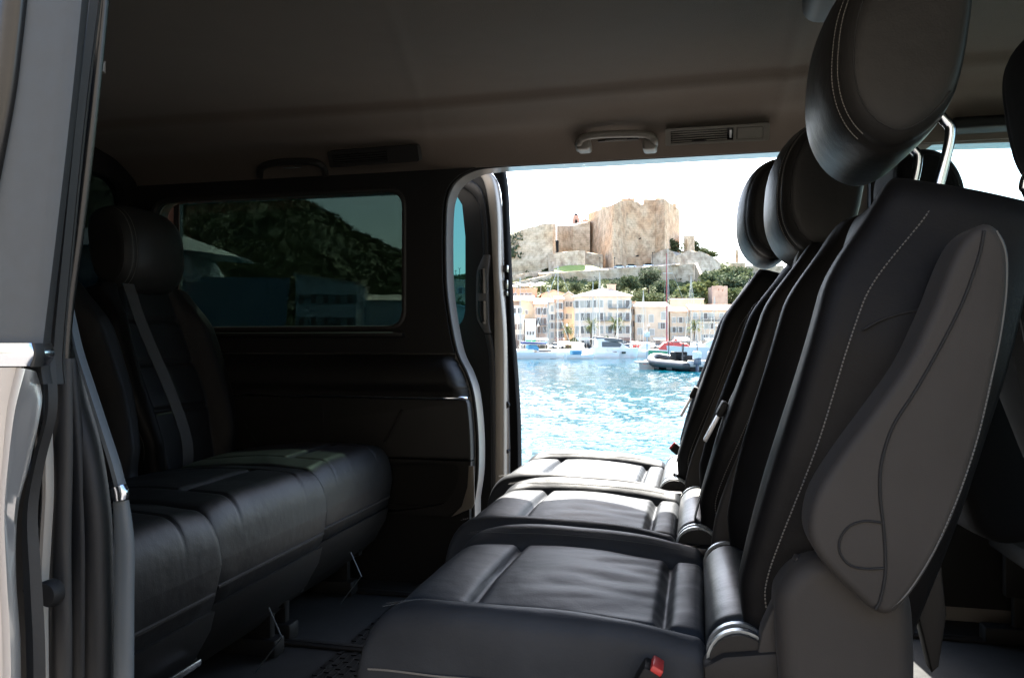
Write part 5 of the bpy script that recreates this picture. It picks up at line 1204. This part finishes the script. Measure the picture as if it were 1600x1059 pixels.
# white parasols and tents on the terrace above the orange house
for k, (px, y, d) in enumerate(((801, 446, 236), (811, 443, 238), (820, 445, 236), (829, 442, 240), (837, 444, 238), (845, 441, 242))):
    if k == 0:
        o = empty('parasol'); MB().add([(0, 0, 3.1)] + [(1.8 * math.cos(i * math.pi / 4), 1.8 * math.sin(i * math.pi / 4), 2.4) for i in range(8)] + [(0, 0, 2.9)], [(0, 1 + i, 1 + (i + 1) % 8) for i in range(8)] + [(9, 1 + (i + 1) % 8, 1 + i) for i in range(8)]) if False else None
        c_ = MB(); c_.lathe([(.02, 3.1), (1.8, 2.45), (1.78, 2.40), (.02, 3.02)], 8); c_.build('canopy', W_['white'], o, False); MB().tube([(0, 0, -2), (0, 0, 3.0)], .05, 6).build('pole', M['satin'], o); pz = o
    else: o = copy_tree(pz)
    p = at(px, y, D=d); o.location = p - Vector((0, 0, 2.9)); tag(o, ('leftmost white parasol on the terrace above the orange house', 'second white parasol from the left on the terrace', 'third white parasol from the left on the terrace', 'third white parasol from the right on the terrace', 'second white parasol from the right on the terrace', 'rightmost white parasol of the terrace row, nearest the scrub')[k], 'parasol', 'white parasols on the terrace')
aw = None
M['awn_c'] = mat('cream canvas', (.62, .55, .44), .8, var=.1, vscale=1); M['awn_b'] = mat('brown canvas', (.26, .15, .10), .8, var=.1, vscale=1); M['awn_w'] = mat('off white canvas', (.68, .66, .60), .8)
for k, (px, wd, m_, lab) in enumerate(((847, 3.2, 'awn_c', 'cream cafe awning below the salmon house'), (874, 2.4, 'awn_b', 'brown cafe awning below the balconied narrow house'), (912, 4.2, 'awn_w', 'off white cafe awning before the left wing of the hotel'), (975, 4.0, 'awn_b', 'brown cafe awning before the right part of the hotel'), (1030, 3.4, 'awn_c', 'cream cafe awning before the flat tan building'), (1064, 3.6, 'awn_w', 'off white cafe awning at the left end of the orange roofed row'), (1112, 4.6, 'awn_c', 'cream cafe awning under the long balcony of the orange roofed row'))):
    o = empty('cafe_awning', at(px, HOR, D=199), YAW, lab, 'awning', 'cafe awnings on the far quay'); o.location.z = .15
    MB().slab([(-wd / 2, 0, 2.9), (-wd / 2, -2.4, 2.35), (-wd / 2, -2.4, 2.1), (-wd / 2, 0, 2.75)], (wd, 0, 0)).build('canopy', M[m_], o, False)
    for x in (-wd / 2 + .1, wd / 2 - .1):
        MB().tube([(x, -2.3, 0), (x, -2.3, 2.3)], .04, 5).build('post', M['iron'], o)
# ================================================================ BOATS
M['gel'] = mat('white gelcoat', (.70, .68, .64), .25, var=.03, vscale=.6, spec=.5); M['boatglass'] = mat('boat window', (.03, .035, .04), .1); M['blue_sail'] = mat('navy sail cover', (.03, .05, .16), .8); M['cyan_cloth'] = mat('bright blue canvas', (.06, .20, .32), .8)
M['mast'] = mat('aluminium mast', (.50, .46, .40), .45, .1); M['hull_blue'] = mat('blue hull paint', (.24, .32, .38), .35, spec=.5); M['teak'] = mat('teak deck', (.32, .22, .13), .7, var=.2, vscale=4)
M['green_hull'] = mat('green hull paint', (.02, .22, .12), .35); M['red_cloth'] = mat('red canvas', (.62, .08, .06), .7); M['tube_grey'] = mat('grey inflatable tube', (.03, .03, .032), .5); M['red_mast'] = mat('dark red mast paint', (.35, .04, .05), .5)
M['cowl'] = mat('outboard cowling', (.10, .12, .16), .3, spec=.6); M['cream_hull'] = mat('cream superstructure', (.66, .66, .62), .35)
def hull(L_, B_, F_, bow=1.0, n=18, draft=.4, stern=.75, sheer=.25):
    """hull along +x (bow at +x), waterline z=0; returns rings"""
    rings = []
    for i in range(n + 1):
        t = i / n; x = -L_ / 2 + L_ * t
        wd = B_ / 2 * (lerp(stern, 1, sstep(t, 0, .4)) if t < .45 else (1 - ((t - .45) / .55) ** 2.2) ** .8 if t < 1 else 0); wd = max(wd, .02)
        zt = F_ + sheer * (t - .35) ** 2 * 2; fx = bow * .35 * sstep(t, .7, 1)
        ring = [Vector((x + fx, -wd, zt)), Vector((x + fx * .5, -wd * .97, zt * .5)), Vector((x, -wd * .86, 0)), Vector((x - fx, -wd * .4, -draft)), Vector((x - fx, wd * .4, -draft)), Vector((x, wd * .86, 0)), Vector((x + fx * .5, wd * .97, zt * .5)), Vector((x + fx, wd, zt))]
        rings.append(ring)
    return rings
def make_sailboat(name='sailboat', L_=11, cover='blue_sail', mast=14, spr=2, dodger=None, hm='gel'):
    b = empty(name)
    MB().loft(hull(L_, 3.4, 1.05)).build('hull', M[hm], b, 40)
    MB().tube([(-L_ / 2 + .3, -1.33, 1.12), (0, -1.68, 1.12), (L_ * .42, -.6, 1.2)], .05, 6).build('toe_rail', M['teak'], b)
    cb = MB(); cb.loft([[Vector((x, -w, 1.0)), Vector((x, -w * .85, 1.0 + h)), Vector((x, w * .85, 1.0 + h)), Vector((x, w, 1.0))] for x, w, h in ((-1.6, 1.1, .62), (-.5, 1.1, .6), (1.5, .95, .5), (2.6, .55, .22), (3.0, .3, .04))])
    c = cb.build('cabin', M['gel'], b, 30); MB().box((-1.2, -1.085, 1.25), (.9, -1.02, 1.43)).build('window', M['boatglass'], c, False)
    if dodger: MB().loft([[Vector((x, -w, 1.5)), Vector((x, -w * .8, 1.5 + h)), Vector((x, w * .8, 1.5 + h)), Vector((x, w, 1.5))] for x, w, h in ((-3.1, 1.2, .95), (-1.8, 1.25, 1.0), (-1.2, 1.1, .3))]).build('spray_hood', M[dodger], b, 30)
    m = MB(); m.tube([(.6, 0, 1.4), (.6, 0, mast)], [.10, .06], 8)
    mo = m.build('mast', M['mast'], b)
    for k in range(spr): z = lerp(1.4, mast, (k + 1) / (spr + 1)); MB().box((.55, -.9 + .15 * k, z), (.65, .9 - .15 * k, z + .05)).build('spreader', M['mast'], mo)
    MB().tube([(.5, 0, 2.5), (-4.2, 0, 2.45)], .07, 6).build('boom', M['mast'], b)
    MB().tube([(.4, 0, 2.75), (-1, 0, 2.74), (-3, 0, 2.66), (-4.1, 0, 2.6)], [.24, .22, .16, .1], 8).build('sail_cover', M[cover], b)
    for nm, pts in (('forestay', [(L_ * .5, 0, 1.3), (.6, 0, mast * .97)]), ('backstay', [(-L_ / 2, 0, 1.1), (.6, 0, mast)]), ('shroud', [(.4, -1.6, 1.1), (.6, -.8, mast * .5), (.6, 0, mast * .95)]), ('shroud', [(.4, 1.6, 1.1), (.6, .8, mast * .5), (.6, 0, mast * .95)])):
        MB().tube(pts, .022 if nm != 'forestay' else .05, 4).build(nm, M['mast'], b)
    MB().tube([(L_ * .48, -.35, 1.2), (L_ * .50, -.3, 1.85), (L_ * .50, .3, 1.85), (L_ * .48, .35, 1.2)], .025, 5).build('pulpit', M['satin'], b)
    return b
SG = 'sailboats moored along the far quay'
def put(o, px, d, rz, label, cat='sailboat', group=SG, z=SEA, sc=1.0):
    p = at(px, HOR, D=d); o.location = (p.x, p.y, z); o.rotation_euler = (0, 0, rz); o.scale = (sc,) * 3 if not isinstance(sc, tuple) else sc; return tag(o, label, cat, group)
sbA = make_sailboat(); sbB = make_sailboat(cover='cyan_cloth', dodger='cyan_cloth', L_=10.5, mast=12.5); sbC = make_sailboat(cover='gel', L_=12, mast=16.5, spr=3); sbD = make_sailboat(cover='gel', L_=9.5, mast=11, spr=1, dodger='gel')
src = {'A': sbA, 'B': sbB, 'C': sbC, 'D': sbD}; seen = set()
for k, px, d, rz, lab in (
  ('A', 818, 134, R(192), 'white sailboat with a navy boom cover, nearest the van door edge at the left'),
  ('B', 851, 136, R(10), 'white sailboat with a bright blue canvas hood and cover'),
  ('C', 877, 138, R(188), 'white sailboat with a white sail cover, bow towards the grey catamaran'),
  ('C', 938, 150, R(95), 'sailboat whose very tall mast rises before the hotel corner to the hillside'),
  ('D', 905, 148, R(80), 'small sailboat with white hood right of the blue canvas boat'),
  ('B', 965, 160, R(85), 'sailboat end on behind the white cabin cruiser with windows'),
  ('D', 990, 152, R(175), 'low grey white sailboat before the flat tan building, left of the marker post'),
  ('A', 1006, 165, R(90), 'sailboat end on behind the low grey white one, thin mast by the tan building'),
  ('C', 1081, 158, R(92), 'sailboat with a tall white mast before the left end of the orange roofed row'),
  ('D', 1094, 150, R(60), 'small sailboat right of the red and green ship with a leaning rig'),
  ('B', 1118, 160, R(95), 'sailboat behind the large white yacht at the right')):
    o = src[k] if k not in seen else copy_tree(src[k]); seen.add(k); put(o, px, d, rz + YAW, lab)
# white cabin cruiser with three square windows
b = empty('cabin_cruiser')
MB().loft(hull(11.5, 4.2, 1.75, .9, sheer=.3)).build('hull', M['gel'], b, 40)
for x in (-2.2, .3, 2.3): MB().box((x - .45, -2.17, .85), (x + .45, -2.04, 1.25)).build('hull_window', M['boatglass'], b)
cbn = MB(); cbn.loft([[Vector((x, -w, 1.6)), Vector((x, -w * .9, 1.6 + h)), Vector((x, w * .9, 1.6 + h)), Vector((x, w, 1.6))] for x, w, h in ((-3.4, 1.7, 1.9), (-2, 1.75, 1.95), (1.2, 1.7, 1.7), (3.0, 1.3, .7), (4.4, .8, .08))]); cb2 = cbn.build('cabin', M['gel'], b, 30)
MB().slab([(-2.4, -1.74, 2.1), (1.6, -1.70, 2.1), (2.0, -1.62, 2.6), (1.0, -1.60, 3.1), (-2.4, -1.66, 3.1)], (0, -.02, 0)).build('window', M['boatglass'], cb2)
MB().box((-4.4, -1.6, 3.56), (1.0, 1.6, 3.68), .05).build('hardtop', M['gel'], b); MB().tube([(-4.2, -1.5, 1.7), (-4.3, -1.5, 3.6)], .05, 6).build('hardtop_post', M['satin'], b)
MB().tube([(5.9, -.3, 2.3), (5.2, -.9, 2.8), (2.5, -1.9, 2.6), (2.4, -1.9, 1.9)], .03, 5).build('rail', M['satin'], b)
put(b, 955, 139, YAW + R(5), 'white cabin cruiser with three square windows in its side', 'motorboat', None, sc=(.82, .82, .95))
# grey white catamaran with dark awning left of it
b = empty('catamaran')
for y in (-2, 2): MB().loft([[p + Vector((0, y, 0)) for p in r_] for r_ in hull(11, 1.5, 1.25, .6)]).build('hull', M['gel'], b, 40)
MB().box((-4.5, -2.2, 1.0), (2.5, 2.2, 1.35), .08).build('bridge_deck', M['gel'], b)
c = MB().loft([[Vector((x, -w, 1.35)), Vector((x, -w * .9, 1.35 + h)), Vector((x, w * .9, 1.35 + h)), Vector((x, w, 1.35))] for x, w, h in ((-2.8, 1.9, 1.1), (.5, 1.9, 1.05), (2.2, 1.5, .15))]).build('cabin', M['gel'], b, 30)
MB().slab([(-2.5, -1.86, 1.7), (.8, -1.86, 1.7), (.5, -1.80, 2.15), (-2.5, -1.80, 2.15)], (0, -.02, 0)).build('window', M['boatglass'], c)
MB().tube([(.2, 0, 2.3), (.2, 0, 17)], [.13, .08], 8).build('mast', M['mast'], b); MB().slab([(.1, -.28, 4.3), (.1, -.28, 4.9), (-6.2, -.28, 4.3), (-6.4, -.28, 3.6), (-4, -.28, 3.7)], (0, .5, 0), .08).build('boom_bag', M['iron'], b)
MB().tube([(.2, 0, 4.2), (-6.3, 0, 3.6)], .08, 6).build('boom', M['mast'], b)
for y in (-2, 2): MB().tube([(-.6, y, 1.3), (.2, 0, 15.5)], .025, 4).build('shroud', M['mast'], b)
MB().tube([(5, 0, 1.3), (.2, 0, 15.8)], .06, 5).build('forestay', M['mast'], b)
put(b, 928, 138, YAW + R(172), 'catamaran with a dark boom bag high over its grey hulls', 'catamaran', None, sc=.8)
# small tender between the boats
b = empty('tender'); MB().loft(hull(5, 2, .7)).build('hull', M['gel'], b, 40); MB().box((-1.5, -.7, .7), (.3, .7, 1.5), .2).build('console', M['cyan_cloth'], b)
put(b, 905, 132, YAW + R(15), 'small white tender with a blue cover, before the row of sailboats', 'boat', None)
# green hulled ship with red canvas and dark red mast
b = empty('wooden_ship')
MB().loft(hull(19, 4.8, 1.7, 1.4, sheer=.9)).build('hull', M['green_hull'], b, 40)
MB().tube([(-9.4, -1.7, 1.95), (0, -2.35, 1.72), (6, -2.0, 2.0), (9.5, -.2, 2.5)], .12, 6).build('gunwale', M['gel'], b)
MB().loft([[Vector((x, -2.0, 2.0)), Vector((x, -1.6, 2.0 + h)), Vector((x, 0, 2.2 + h)), Vector((x, 1.6, 2.0 + h)), Vector((x, 2.0, 2.0))] for x, h in ((-5.8, .5), (-4, 1.5), (-1.2, 1.6), (0, 2.4), (1.5, 1.4), (4, 1.2), (5.6, .4))]).build('awning', M['red_cloth'], b, 40)
MB().box((-.8, -.9, 1.8), (1.6, .9, 4.0), .15).build('deckhouse', M['gel'], b)
MB().tube([(-3.0, 0, 1.6), (-3.0, 0, 22.5)], [.24, .13], 8).build('mast', M['red_mast'], b)
ms = MB(); ms.tube([(-2.55, 0, 1.8), (-2.55, 0, 23.5)], [.14, .09], 8); mo = ms.build('topmast', M['mast'], b); MB().box((-4.4, -.06, 18.2), (-1.0, .06, 18.35)).build('spreader', M['mast'], mo); MB().box((-4.4, -.06, 10.2), (-.6, .06, 10.3)).build('spreader', M['mast'], mo)
for xx in (-5.4, -.6): MB().tube([(xx, -2, 1.9), (-3, 0, 21)], .03, 4).build('shroud', M['mast'], b)
MB().tube([(9.6, 0, 2.6), (-2.9, 0, 21.5)], .03, 4).build('forestay', M['mast'], b)
put(b, 1055, 128, YAW + R(-4), 'green hulled ship with red canvas and a very tall dark red mast', 'ship', None, sc=(.46, .5, .78))
# rigid inflatable with twin outboards, moored at a small jetty
b = empty('inflatable_boat')
tb = MB(); tb.tube(cat_rom([(-3.4, -1.35, .35), (-2, -1.42, .4), (1.2, -1.4, .5), (2.8, -.9, .75), (3.5, 0, .9), (2.8, .9, .75), (1.2, 1.4, .5), (-2, 1.42, .4), (-3.4, 1.35, .35)], 6), [.20] + [.31] * 47 + [.2], 12); tb.build('tube', M['tube_grey'], b, True)
for y in (-1, 1):
    for x in (-1.8, .2, 1.8): MB().tube([(x, y * (1.42 - .02 * x), .12), (x + .8, y * (1.41 - .03 * x), .16)], .24, 10).build('rub_patch', M['rubber'], b)
MB().loft([[Vector((x, -w, .3)), Vector((x, -w * .6, -.2)), Vector((x, w * .6, -.2)), Vector((x, w, .3))] for x, w in ((-3, 1.2), (1, 1.2), (2.6, .6), (3.3, .05))]).build('hull', M['rubber'], b, 40)
MB().box((-3.1, -1.1, .3), (-2.9, 1.1, .75), .03).build('transom', M['gel'], b)
MB().box((-.3, -.5, .3), (.6, .5, 1.35), .08).box((-1.6, -.45, .3), (-.9, .45, 1.1), .08).build('console', M['shell_dark'], b)
MB().box((-2.6, -.8, .3), (-1.9, .8, .6), .05).build('seat_box', M['teak'], b)
tp = MB()
for y in (-.62, .62):
    tp.tube([(-1.5, y, .4), (-1.4, y, 2.05)], .035, 6).tube([(.6, y, .4), (.5, y, 2.05)], .035, 6)
tp.box((-1.6, -.75, 2.05), (.7, .75, 2.12), .02); tp.build('t_top_frame', M['iron'], b)
for y in (-.60, .60):
    q = MB(); q.loft([[Vector((x, y - w, z0)), Vector((x, y - w, z1 - .06)), Vector((x, y - w * .6, z1)), Vector((x, y + w * .6, z1)), Vector((x, y + w, z1 - .06)), Vector((x, y + w, z0))] for x, w, z0, z1 in ((-3.75, .14, .95, 1.25), (-3.6, .22, .9, 1.42), (-3.2, .24, .85, 1.42), (-3.05, .16, .85, 1.3))]); en = q.build('outboard', M['gel'], b, 40)
    MB().box((-3.7, y - .17, .45), (-3.2, y + .17, .90), .05).box((-3.55, y - .08, -.3), (-3.3, y + .08, .45), .03).build('leg', M['cowl'], en)
put(b, 1062, 75, YAW + R(108), 'black and grey inflatable boat with two outboard motors in the middle of the water', 'inflatable boat', None, sc=1.3)
b = empty('inflatable_boat')
MB().tube(cat_rom([(-2.6, -1.0, .35), (0, -1.05, .4), (1.8, -.7, .6), (2.5, 0, .7), (1.8, .7, .6), (0, 1.05, .4), (-2.6, 1.0, .35)], 6), [.22] * 37, 10).build('tube', M['tube_grey'], b, True)
MB().box((-2.3, -.8, .1), (-2.15, .8, .6)).box((-2.2, -.8, .1), (1.6, .8, .2)).build('floor', M['shell_dark'], b); MB().box((-2.75, -.2, .5), (-2.35, .2, 1.25), .08).build('outboard', M['gel'], b)
put(b, 1104, 80, YAW + R(160), 'second pale inflatable boat half hidden behind the black seat backs', 'inflatable boat', None)
j = MB(); j.box((-1.6, -1.5, .55), (1.6, 1.5, .75)).box((-1.5, -1.4, -1.0), (-1.2, -1.1, .55)).box((1.2, -1.4, -1.0), (1.5, -1.1, .55)).box((-1.5, -1.45, -.2), (1.5, -1.40, .5)); 
o = j.build('jetty', M['farquay'], None, False); put(o, 1019, 78, YAW, 'small stone coloured mooring platform at the bow of the inflatable', 'jetty', None)
b = empty('marker_post'); MB().tube([(0, 0, -1), (0, 0, 3.9)], .07, 8).build('pole', M['hull_blue'], b); MB().box((-.35, -.12, 3.9), (.35, .12, 4.6), .03).build('sign_box', M['gel'], b)
MB().lathe([(0, 4.6), (.1, 4.62), (.1, 4.75), (0, 4.8)], 8).build('lamp', M['gel'], b)
put(b, 1011, 88, YAW, 'blue marker post with a square white box on top', 'marker post', None, sc=.85)
for k, (px, d) in enumerate(((1009, 92), (1028, 96))):
    q = MB().lathe([(0, -.2), (.3, -.1), (.36, .2), (.2, .5), (0, .6)], 12) if k == 0 else None
    o = q.build('mooring_buoy', M['red_cloth']) if k == 0 else o0.copy()
    if k == 0: o0 = o
    else: COL.objects.link(o)
    put(o, px, d, 0, ('red mooring buoy left of the blue marker post', 'red mooring buoy right of the blue marker post')[k], 'buoy', 'red mooring buoys')
# large white yacht behind the seats at the right
b = empty('motor_yacht')
MB().loft(hull(17, 4.8, 2.0, 1.3, sheer=.5)).build('hull', M['gel'], b, 40)
c = MB().loft([[Vector((x, -w, 1.9)), Vector((x, -w * .92, 1.9 + h)), Vector((x, w * .92, 1.9 + h)), Vector((x, w, 1.9))] for x, w, h in ((-6, 1.9, 2.0), (-4, 2.0, 2.2), (1.5, 1.9, 2.0), (4, 1.5, .6), (6.5, .9, .1))]).build('cabin', M['gel'], b, 30)
for x in (-4.6, -3.2, -1.8, -.4): MB().slab([(x + .5 * math.cos(t), -1.93, 3.0 + .38 * math.sin(t)) for t in [i * 6.283 / 12 for i in range(12)]], (0, -.06, 0)).build('oval_window', M['boatglass'], c)
MB().box((-6.5, -1.8, 4.15), (1.2, 1.8, 4.3), .06).box((-4, -1.2, 4.3), (0, 1.2, 5.0), .2).build('flybridge', M['gel'], b)
MB().tube([(-5.5, -1.5, 4.3), (-4.8, -1.4, 5.6), (-4.8, 1.4, 5.6), (-5.5, 1.5, 4.3)], .12, 6).build('radar_arch', M['gel'], b)
put(b, 1142, 104, YAW + R(168), 'large white motor yacht partly hidden by the black seat backs', 'yacht', None, sc=.95)
# flags and tiny quay clutter: lamp posts of the far quay
q0 = None
for k, px in enumerate((841, 886, 1014, 1120)):
    if q0 is None:
        q0 = empty('street_lamp'); MB().tube([(0, 0, 0), (0, 0, 5.5)], .07, 6).build('pole', M['shell'], q0); MB().ball((0, 0, 5.7), .28, 10).build('lamp_globe', M['gel'], q0); o = q0
    else: o = copy_tree(q0)
    put(o, px, 186, 0, ('quay lamp with a white globe before the white shop', 'quay lamp with a white globe before the bushy palm', 'quay lamp with a white globe before the flat tan building', 'quay lamp with a white globe before the orange roofed row')[k], 'street lamp', 'lamps on the far quay', z=.15)
for k, (px, c_) in enumerate(((976, 'gel'), (982, 'cowl'), (1000, 'red_cloth'), (1030, 'gel'), (870, 'gel'), (912, 'shell'))):
    o = empty('parked_car', at(px, HOR, D=192), YAW + R(3 * k)); o.location.z = .15; tag(o, ('white', 'dark blue', 'red', 'light', 'pale', 'grey')[k] + ' parked car on the far quay ' + ('before the hotel shop front', 'right of the white one at the hotel', 'before the slim cream house', 'before the flat tan building', 'before the narrow balconied houses', 'before the left wing of the hotel')[k], 'car', 'cars parked on the far quay')
    MB().box((-2.0, -.85, .3), (2.0, .85, .95), .2, 3).build('body', M[c_], o); MB().box((-1.3, -.75, .951), (1.3, .75, 1.5), .22, 3).build('cabin', M['boatglass'], o)
    w0_ = MB().lathe([(0, -.1), (.32, -.1), (.32, .1), (0, .1)], 12, 'Y').build('wheel', M['rubber'], o); w0_.location = (-1.25, -.86, .32); w2 = w0_.copy(); COL.objects.link(w2); w2.parent = o; w2.location = (1.25, -.86, .32)
# ================================================================ LEFT: what the tinted windows show
# excursion boat, blue hull and white wheelhouse
b = empty('excursion_boat')
MB().loft([[p + Vector((-.85, 0, 0)) for p in r_] for r_ in hull(9.3, 3.4, 2.95, .9, sheer=.2)]).build('hull', M['hull_blue'], b, 40)
MB().loft([[Vector((x, -w, 2.9)), Vector((x, -w * .97, 2.9 + h)), Vector((x, w * .97, 2.9 + h)), Vector((x, w, 2.9))] for x, w, h in ((-4.3, 1.35, .9), (1.6, 1.4, .9), (2.1, 1.2, .1))]).build('wheelhouse', M['cream_hull'], b, 30)
MB().loft([[Vector((x, -w, z)), Vector((x, -w * .5, z + h)), Vector((x, w * .5, z + h)), Vector((x, w, z))] for x, w, z, h in ((-4.8, 1.7, 3.80, .25), (-2, 1.75, 3.80, .55), (1.2, 1.6, 3.78, .5), (2.9, 1.0, 3.60, .05))]).build('canopy', M['gel'], b, 30)
for x in (-3.3, -2.2, -1.1, .2): MB().slab([(x + p[0], -1.40, 3.38 + p[1]) for p in rrect(-.24, -.28, .24, .28, .12)], (0, -.03, 0)).build('window', M['boatglass'], b)
MB().slab([(x, -1.69, z) for x, z in rrect(.1, 2.05, 1.5, 2.35, .1)], (0, -.03, 0)).build('name_board', M['rubber'], b)
MB().tube([(-2.6, 0, 4.3), (-2.6, 0, 5.0)], .03, 6).build('horn', M['satin'], b)
p = at(392, HOR, D=17); put(b, 214, 40, YAW + R(3), 'blue hulled excursion boat with white wheelhouse seen through the tinted rear window', 'boat', None, sc=1.9)
b = empty('small_cruiser'); MB().loft(hull(5, 2, .9)).build('hull', M['gel'], b, 40); MB().loft([[Vector((x, -w, .9)), Vector((x, -w * .8, .9 + h)), Vector((x, w * .8, .9 + h)), Vector((x, w, .9))] for x, w, h in ((-1.4, .85, 1.15), (-.1, .85, 1.1), (.9, .6, .1))]).build('windscreen', M['boatglass'], b, 30); MB().tube([(-1.4, -.8, .9), (-1.2, -.8, 2.2), (-1.2, .8, 2.2), (-1.4, .8, .9)], .03, 6).build('radar_arch', M['satin'], b)
put(b, 478, 26, YAW - R(6), 'small white motorboat with dark windscreen right of the blue hulled boat', 'motorboat', None)
house(462, 556, 444, 120, 'white', 'mono', 'pale two storey waterfront house dimly seen through the tinted window', cols=(.1, .3, .5, .7, .9), rows=(.45, .78), depth=10, ww=.9, wh=1.4, roof_h=1.4, roof_m='tile_pale')
house(558, 640, 470, 128, 'white', 'gable', 'low pale harbour house right of the two storey one behind tinted glass', cols=(.12, .34, .56, .8), rows=(.4,), depth=10, ww=1.0, wh=1.3, roof_h=1.3, roof_m='tile_pale')
house(694, 735, 483, 130, 'cream', 'mono', 'cream house seen through the narrow window of the open far door', cols=(.3, .7), rows=(.4,), depth=9, ww=.9, wh=1.3, roof_h=1.2, roof_m='tile_pale')
house(690, 732, 439, 215, 'tan', 'flat', 'small tan house on the saddle of the hill behind the door window', cols=(.3, .7), rows=(.7,), depth=8, zb=10, roof_m='tile_pale')
for k, (px, yb, yt, d) in enumerate(((712, 440, 422, 205), (718, 440, 418, 203))):
    o = copy_tree(q0); pz_ = at(px, yb, D=d); o.location = pz_; o.scale = (1, 1, (yb - yt) * d / FPX / 5.9); tag(o, ('left', 'right')[k] + ' one of two lamp posts on the saddle seen through the door window', 'street lamp', 'lamp posts on the saddle')
for kd, px, yt, d, sc_, lab in ((1, 700, 446, 175, 1.4, 'dark tree left behind the cream house in the door window'), (0, 722, 448, 178, 1.4, 'olive tree right behind the cream house in the door window')):
    t = copy_tree(tree_protos[kd]); p = at(px, HOR, D=d); t.location = (p.x, p.y, 0); t.scale = (1.6, 1.6, 1.7); t.name = 'tree'; tag(t, lab, 'tree', 'trees behind the cream house')
# unseen slope added behind the camera, blocking low sky to darken the cabin
def blocker_slope(a, b):
    x = lerp(-160, 160, a); y = lerp(-16, -90, b); z = 34 * sstep(b, 0, .6) + 3 * noise.noise(Vector((x * .05, y * .08, 5))) * b - .2
    return Vector((x, y, z))
MB().grid(blocker_slope, 80, 24).build('hillside', stone('blocker slope stone', (.105, .092, .076), (.17, .15, .125), .1), None, True)['kind'] = 'structure'  # added out of view to cut the light entering the doorway
sc2 = MB(); rng = random.Random(3)
for _ in range(500):
    P = blocker_slope(rng.random(), rng.random() * .7); r = rng.uniform(.9, 2.2); leaves(sc2, P + Vector((0, 0, r * .3)), (r * 1.3, r * 1.3, r), 14, .5, rng)
tag(sc2.build('scrub', M['macchia'], None, False), 'unseen scrub on the light-blocking slope added behind the near quay', 'scrub', kind='stuff')
